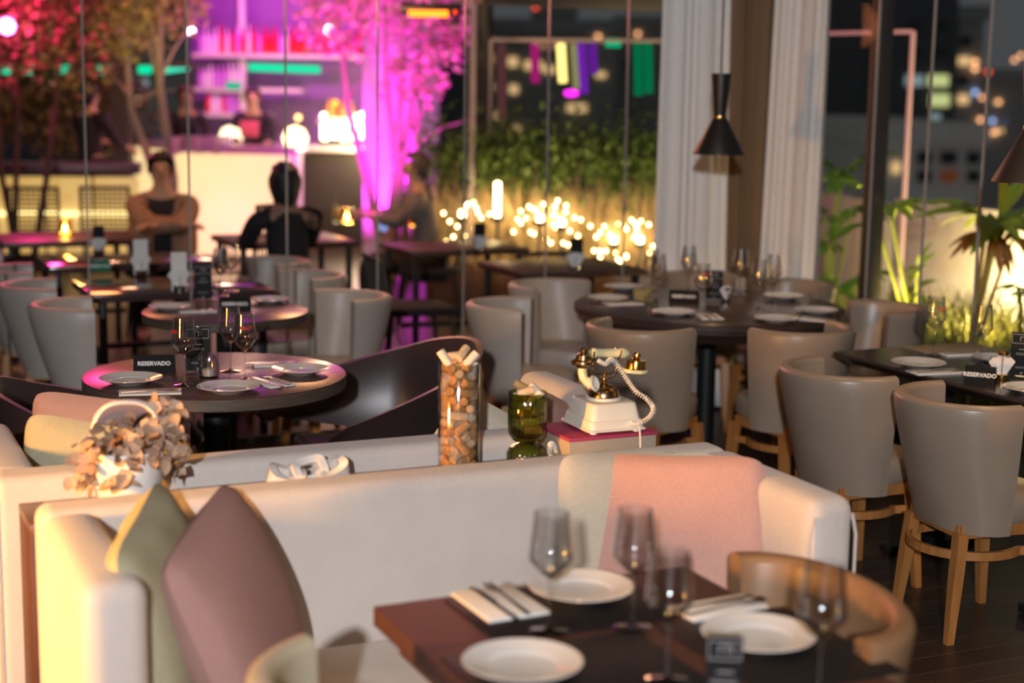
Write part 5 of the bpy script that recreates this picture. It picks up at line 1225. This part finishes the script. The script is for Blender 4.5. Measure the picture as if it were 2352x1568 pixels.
# ================================================================== PEOPLE
def skin_mesh(name, V, E, parent, m, sub=2, root=0):
    me = bpy.data.meshes.new(name); me.from_pydata([tuple(v[0]) for v in V], E, []); me.update(); me.materials.append(m)
    o = bpy.data.objects.new(name, me); COL.objects.link(o); o.parent = parent
    sk = o.modifiers.new('skin', 'SKIN'); sk.use_smooth_shade = True; sk.branch_smoothing = .3
    for i, v in enumerate(V):
        d_ = me.skin_vertices[0].data[i]; rr = v[1]; d_.radius = rr if hasattr(rr, '__len__') else (rr, rr); d_.use_root = (i == root)
    su = o.modifiers.new('sub', 'SUBSURF'); su.levels = sub; su.render_levels = sub; return o
def person(label, loc, deg, sit, top, bottom, hair, skinm, hands, lean=0, headturn=0, longhair=False, jacket=None, extra=None):
    """faces +X locally; hands: two target points (x, y, z)"""
    t = thing('person', label, 'person', (loc[0], loc[1], 0), R(deg))
    hz = .50 if sit else .94; zh = hz; L = lean
    J = dict(pel=(0, 0, hz), waist=(.01+L*.1, 0, hz+.14), chest=(.0+L*.25, 0, hz+.32), neckb=(L*.42, 0, hz+.48), neck=(L*.46+.01, 0, hz+.55), head=(L*.5+.02, 0, hz+.64), crown=(L*.52+.015, 0, hz+.73))
    V = []; E = []; idx = {}
    def add(k, p, r, par=None):
        idx[k] = len(V); V.append((p, r)); 
        if par: E.append((idx[par], idx[k]))
    add('pel', J['pel'], (.13, .10)); add('waist', J['waist'], (.125, .09), 'pel'); add('chest', J['chest'], (.122, .082), 'waist'); add('neckb', J['neckb'], (.062, .052), 'chest'); add('neck', J['neck'], .052, 'neckb'); add('jaw', (J['head'][0]+.015, 0, J['head'][2]-.02), .066, 'neck'); add('head', (J['head'][0], 0, J['head'][2]+.03), (.078, .090), 'jaw'); add('crown', J['crown'], (.062, .075), 'head')
    add('nose', (J['head'][0]+.105, 0, J['head'][2]+.01), .012, 'head')
    C2 = []
    for s, h in ((1, hands[0]), (-1, hands[1])):
        sh = Vector((J['neckb'][0]-.0, s*.185, hz+.44)); hd = Vector(h); md = sh.lerp(hd, .5)+Vector((-.04, s*.05, -.09)); d = (hd-md).normalized()
        add('cl%d' % s, (J['neckb'][0], s*.09, hz+.455), .05, 'neckb'); add('sh%d' % s, sh, .044, 'cl%d' % s); add('el%d' % s, md, .043, 'sh%d' % s); add('wr%d' % s, hd, .027, 'el%d' % s)
        pm = hd+d*.06; add('pm%d' % s, pm, (.036, .018), 'wr%d' % s)
        sd = d.cross(Vector((0, 0, 1))).normalized()
        for k, (o_, l_) in enumerate(((-.027, .055), (-.009, .07), (.010, .066), (.028, .05))):
            a = pm+sd*o_+d*.035; add('f%d%d' % (s, k), a, .0085, 'pm%d' % s); add('g%d%d' % (s, k), a+d*l_*.6+Vector((0, 0, -.018)), .007, 'f%d%d' % (s, k)); add('h%d%d' % (s, k), a+d*l_*.8+Vector((0, 0, -.04)), .006, 'g%d%d' % (s, k))
        a = hd+d*.02+sd*(-s*.035); add('t%d' % s, a, .010, 'wr%d' % s); add('u%d' % s, a+d*.04+sd*(-s*.012)+Vector((0, 0, -.012)), .008, 't%d' % s)
        C2.append((sh, md, hd))
    LG = []
    for s in (1, -1):
        hp = Vector((0, s*.095, hz-.03))
        if sit: kn = Vector((.44, s*.13, hz+.0)); an = Vector((.42, s*.12, .09)); toe = Vector((.60, s*.14, .045))
        else: kn = Vector((.03, s*.11, .50)); an = Vector((0, s*.11, .09)); toe = Vector((.15, s*.13, .045))
        add('hp%d' % s, hp, .088, 'pel'); add('kn%d' % s, kn, .058, 'hp%d' % s); add('an%d' % s, an, .04, 'kn%d' % s); add('to%d' % s, toe, .035, 'an%d' % s); LG.append((hp, kn, an, toe))
    body = skin_mesh('body', V, E, t, skinm)
    # clothing : torso with sleeves
    def shirt(name, m, g, full=1.0, op=False):
        V2 = [((J['pel'][0], 0, hz-.02), (.140+g, .108+g)), (J['waist'], (.137+g, .102+g)), (J['chest'], (.158+g, .112+g)), (J['neckb'], (.10+g, .075+g)), ((J['neck'][0]-.005, 0, J['neck'][2]-.035), .060+g*.6)]
        E2 = [(0, 1), (1, 2), (2, 3), (3, 4)]
        for (sh, md, hd) in C2:
            b = len(V2); e_ = md.lerp(hd, full*.92); q_ = .0 if jacket is None else -.02
            V2 += [((J['neckb'][0], (1 if sh[1] > 0 else -1)*.09, hz+.445), .080+q_), (sh, .070+q_), (md, .056+q_), (e_, .040+q_)]; E2 += [(3, b), (b, b+1), (b+1, b+2), (b+2, b+3)]
        return skin_mesh(name, V2, E2, t, m)
    shirt('shirt', top, .004, .9 if jacket is None else .5)
    if jacket is not None:
        for s, (sh, md, hd) in zip((1, -1), C2):
            V2 = [((J['pel'][0]-.02, s*.115, hz-.02), (.13, .13)), ((J['chest'][0]-.02, s*.125, hz+.28), (.13, .13)), ((J['neckb'][0]-.02, s*.10, hz+.44), .095), (Vector(sh)+Vector((0, s*.025, -.01)), .088), (Vector(md)+Vector((0, s*.03, 0)), .08), (md.lerp(hd, .9), .055)]
            skin_mesh('jacket_front' if s == 1 else 'jacket_side', V2, [(0, 1), (1, 2), (2, 3), (3, 4), (4, 5)], t, jacket)
    V3 = [((0, 0, hz), (.142, .112))]; E3 = []
    for (hp, kn, an, toe) in LG:
        b = len(V3); V3 += [(hp, .098), (kn, .070), (an+Vector((0, 0, .03)), .055)]; E3 += [(0, b), (b, b+1), (b+1, b+2)]
    skin_mesh('trousers', V3, E3, t, bottom)
    for (hp, kn, an, toe) in LG: skin_mesh('shoe', [(an-Vector((.03, 0, .035)), .045), (an.lerp(toe, .6)-Vector((0, 0, .01)), .045), (toe, .036)], [(0, 1), (1, 2)], t, M['blackc'])
    hx, hzz = J['head'][0], J['head'][2]
    bm = bmesh.new(); bmesh.ops.create_uvsphere(bm, u_segments=24, v_segments=16, radius=1)
    dele = [v for v in bm.verts if (v.co.x > .35 and v.co.z < .45) or v.co.z < -.45 and not longhair and v.co.x > -.3]
    bmesh.ops.delete(bm, geom=dele, context='VERTS')
    for v in bm.verts:
        k = 1+.05*math.sin(9*v.co.x+5*v.co.z)+.04*math.sin(13*v.co.y); zz = v.co.z*.112*k
        if longhair and v.co.z < 0: zz = v.co.z*.20
        v.co = Vector((hx+v.co.x*.112*k-.008, v.co.y*.094*k, hzz+.035+zz))
    fin(bm, 'hair', hair, t)
    for s in (1, -1):
        bm = bmesh.new(); bmesh.ops.create_uvsphere(bm, u_segments=10, v_segments=8, radius=.011, matrix=Matrix.Translation((hx+.082, s*.032, hzz+.035))); fin(bm, 'eye', M['hair'], t)
        bm = bmesh.new(); bmesh.ops.create_uvsphere(bm, u_segments=10, v_segments=8, radius=.02, matrix=Matrix.Translation((hx-.005, s*.085, hzz+.02)) @ Matrix.Diagonal((.8, .4, 1.4, 1))); fin(bm, 'ear', skinm, t)
    tub('mouth', [(hx+.076, -.022, hzz-.03), (hx+.082, 0, hzz-.032), (hx+.076, .022, hzz-.03)], .005, mat('lips', (.35, .12, .1), .5), t, 6)
    return t
v = A(372, 480, 10.9); person('person in a tan jacket over a dark top, seated facing the camera', (v.x, v.y), -78, True, M['blackc'], M['blackc'], M['hair'], M['skin'], ((.40, -.06, .80), (.36, .16, .80)), .12, jacket=M['tanc'])
v = A(665, 480, 9.5); person('person with dark hair in black clothes seated with back to the camera', (v.x, v.y), 118, True, M['blackc'], M['blackc'], M['hair'], M['skin2'], ((.40, .15, .80), (.42, -.12, .80)), .15, longhair=True)
v = A(985, 480, 11.3); person('person with short greying hair in a grey tee, seated facing left by the hedge', (v.x, v.y), 176, True, M['greyc'], M['blackc'], M['hairg'], M['skin'], ((.40, .10, .82), (.42, -.12, .84)), .15)
v = A(208, 480, 15.7); person('person in a black shirt standing at the left end of the bar', (v.x, v.y), 60, False, M['blackc'], M['blackc'], M['hair'], M['skin'], ((.35, .18, 1.15), (.32, -.22, 1.1)), .05)
v = A(583, 480, 17.15); person('bar worker in black standing behind the glowing counter, pink cloth at chest', (v.x, v.y), -80, False, M['blackc'], M['blackc'], M['hair'], M['skin'], ((.33, .14, 1.12), (.33, -.14, 1.12)), .12)
b_ = box('chest_badge', (0, 0, 0), (.20, .03, .17), M['apron'], None, loc=(v.x+.0, v.y-.22, 1.27), bev=.01); tag(b_, 'pink folded cloth held at the chest of the bar worker', 'cloth')
v = A(428, 480, 17.1); person('bar worker with reddish hair bending behind the counter glasses', (v.x, v.y), -70, False, M['blackc'], M['blackc'], M['hairr'], M['skin2'], ((.33, .14, 1.14), (.33, -.14, 1.14)), .25)

# smartphone in the hands of the person in grey
q = A(885, 508, 11.6); o = box('smartphone', (0, 0, 0), (.075, .008, .15), emis('phone screen', (.35, .45, .9), .8), None, rot=(0, R(25), 0), loc=tuple(q), bev=.003); tag(o, 'glowing smartphone held by the person in grey', 'phone')
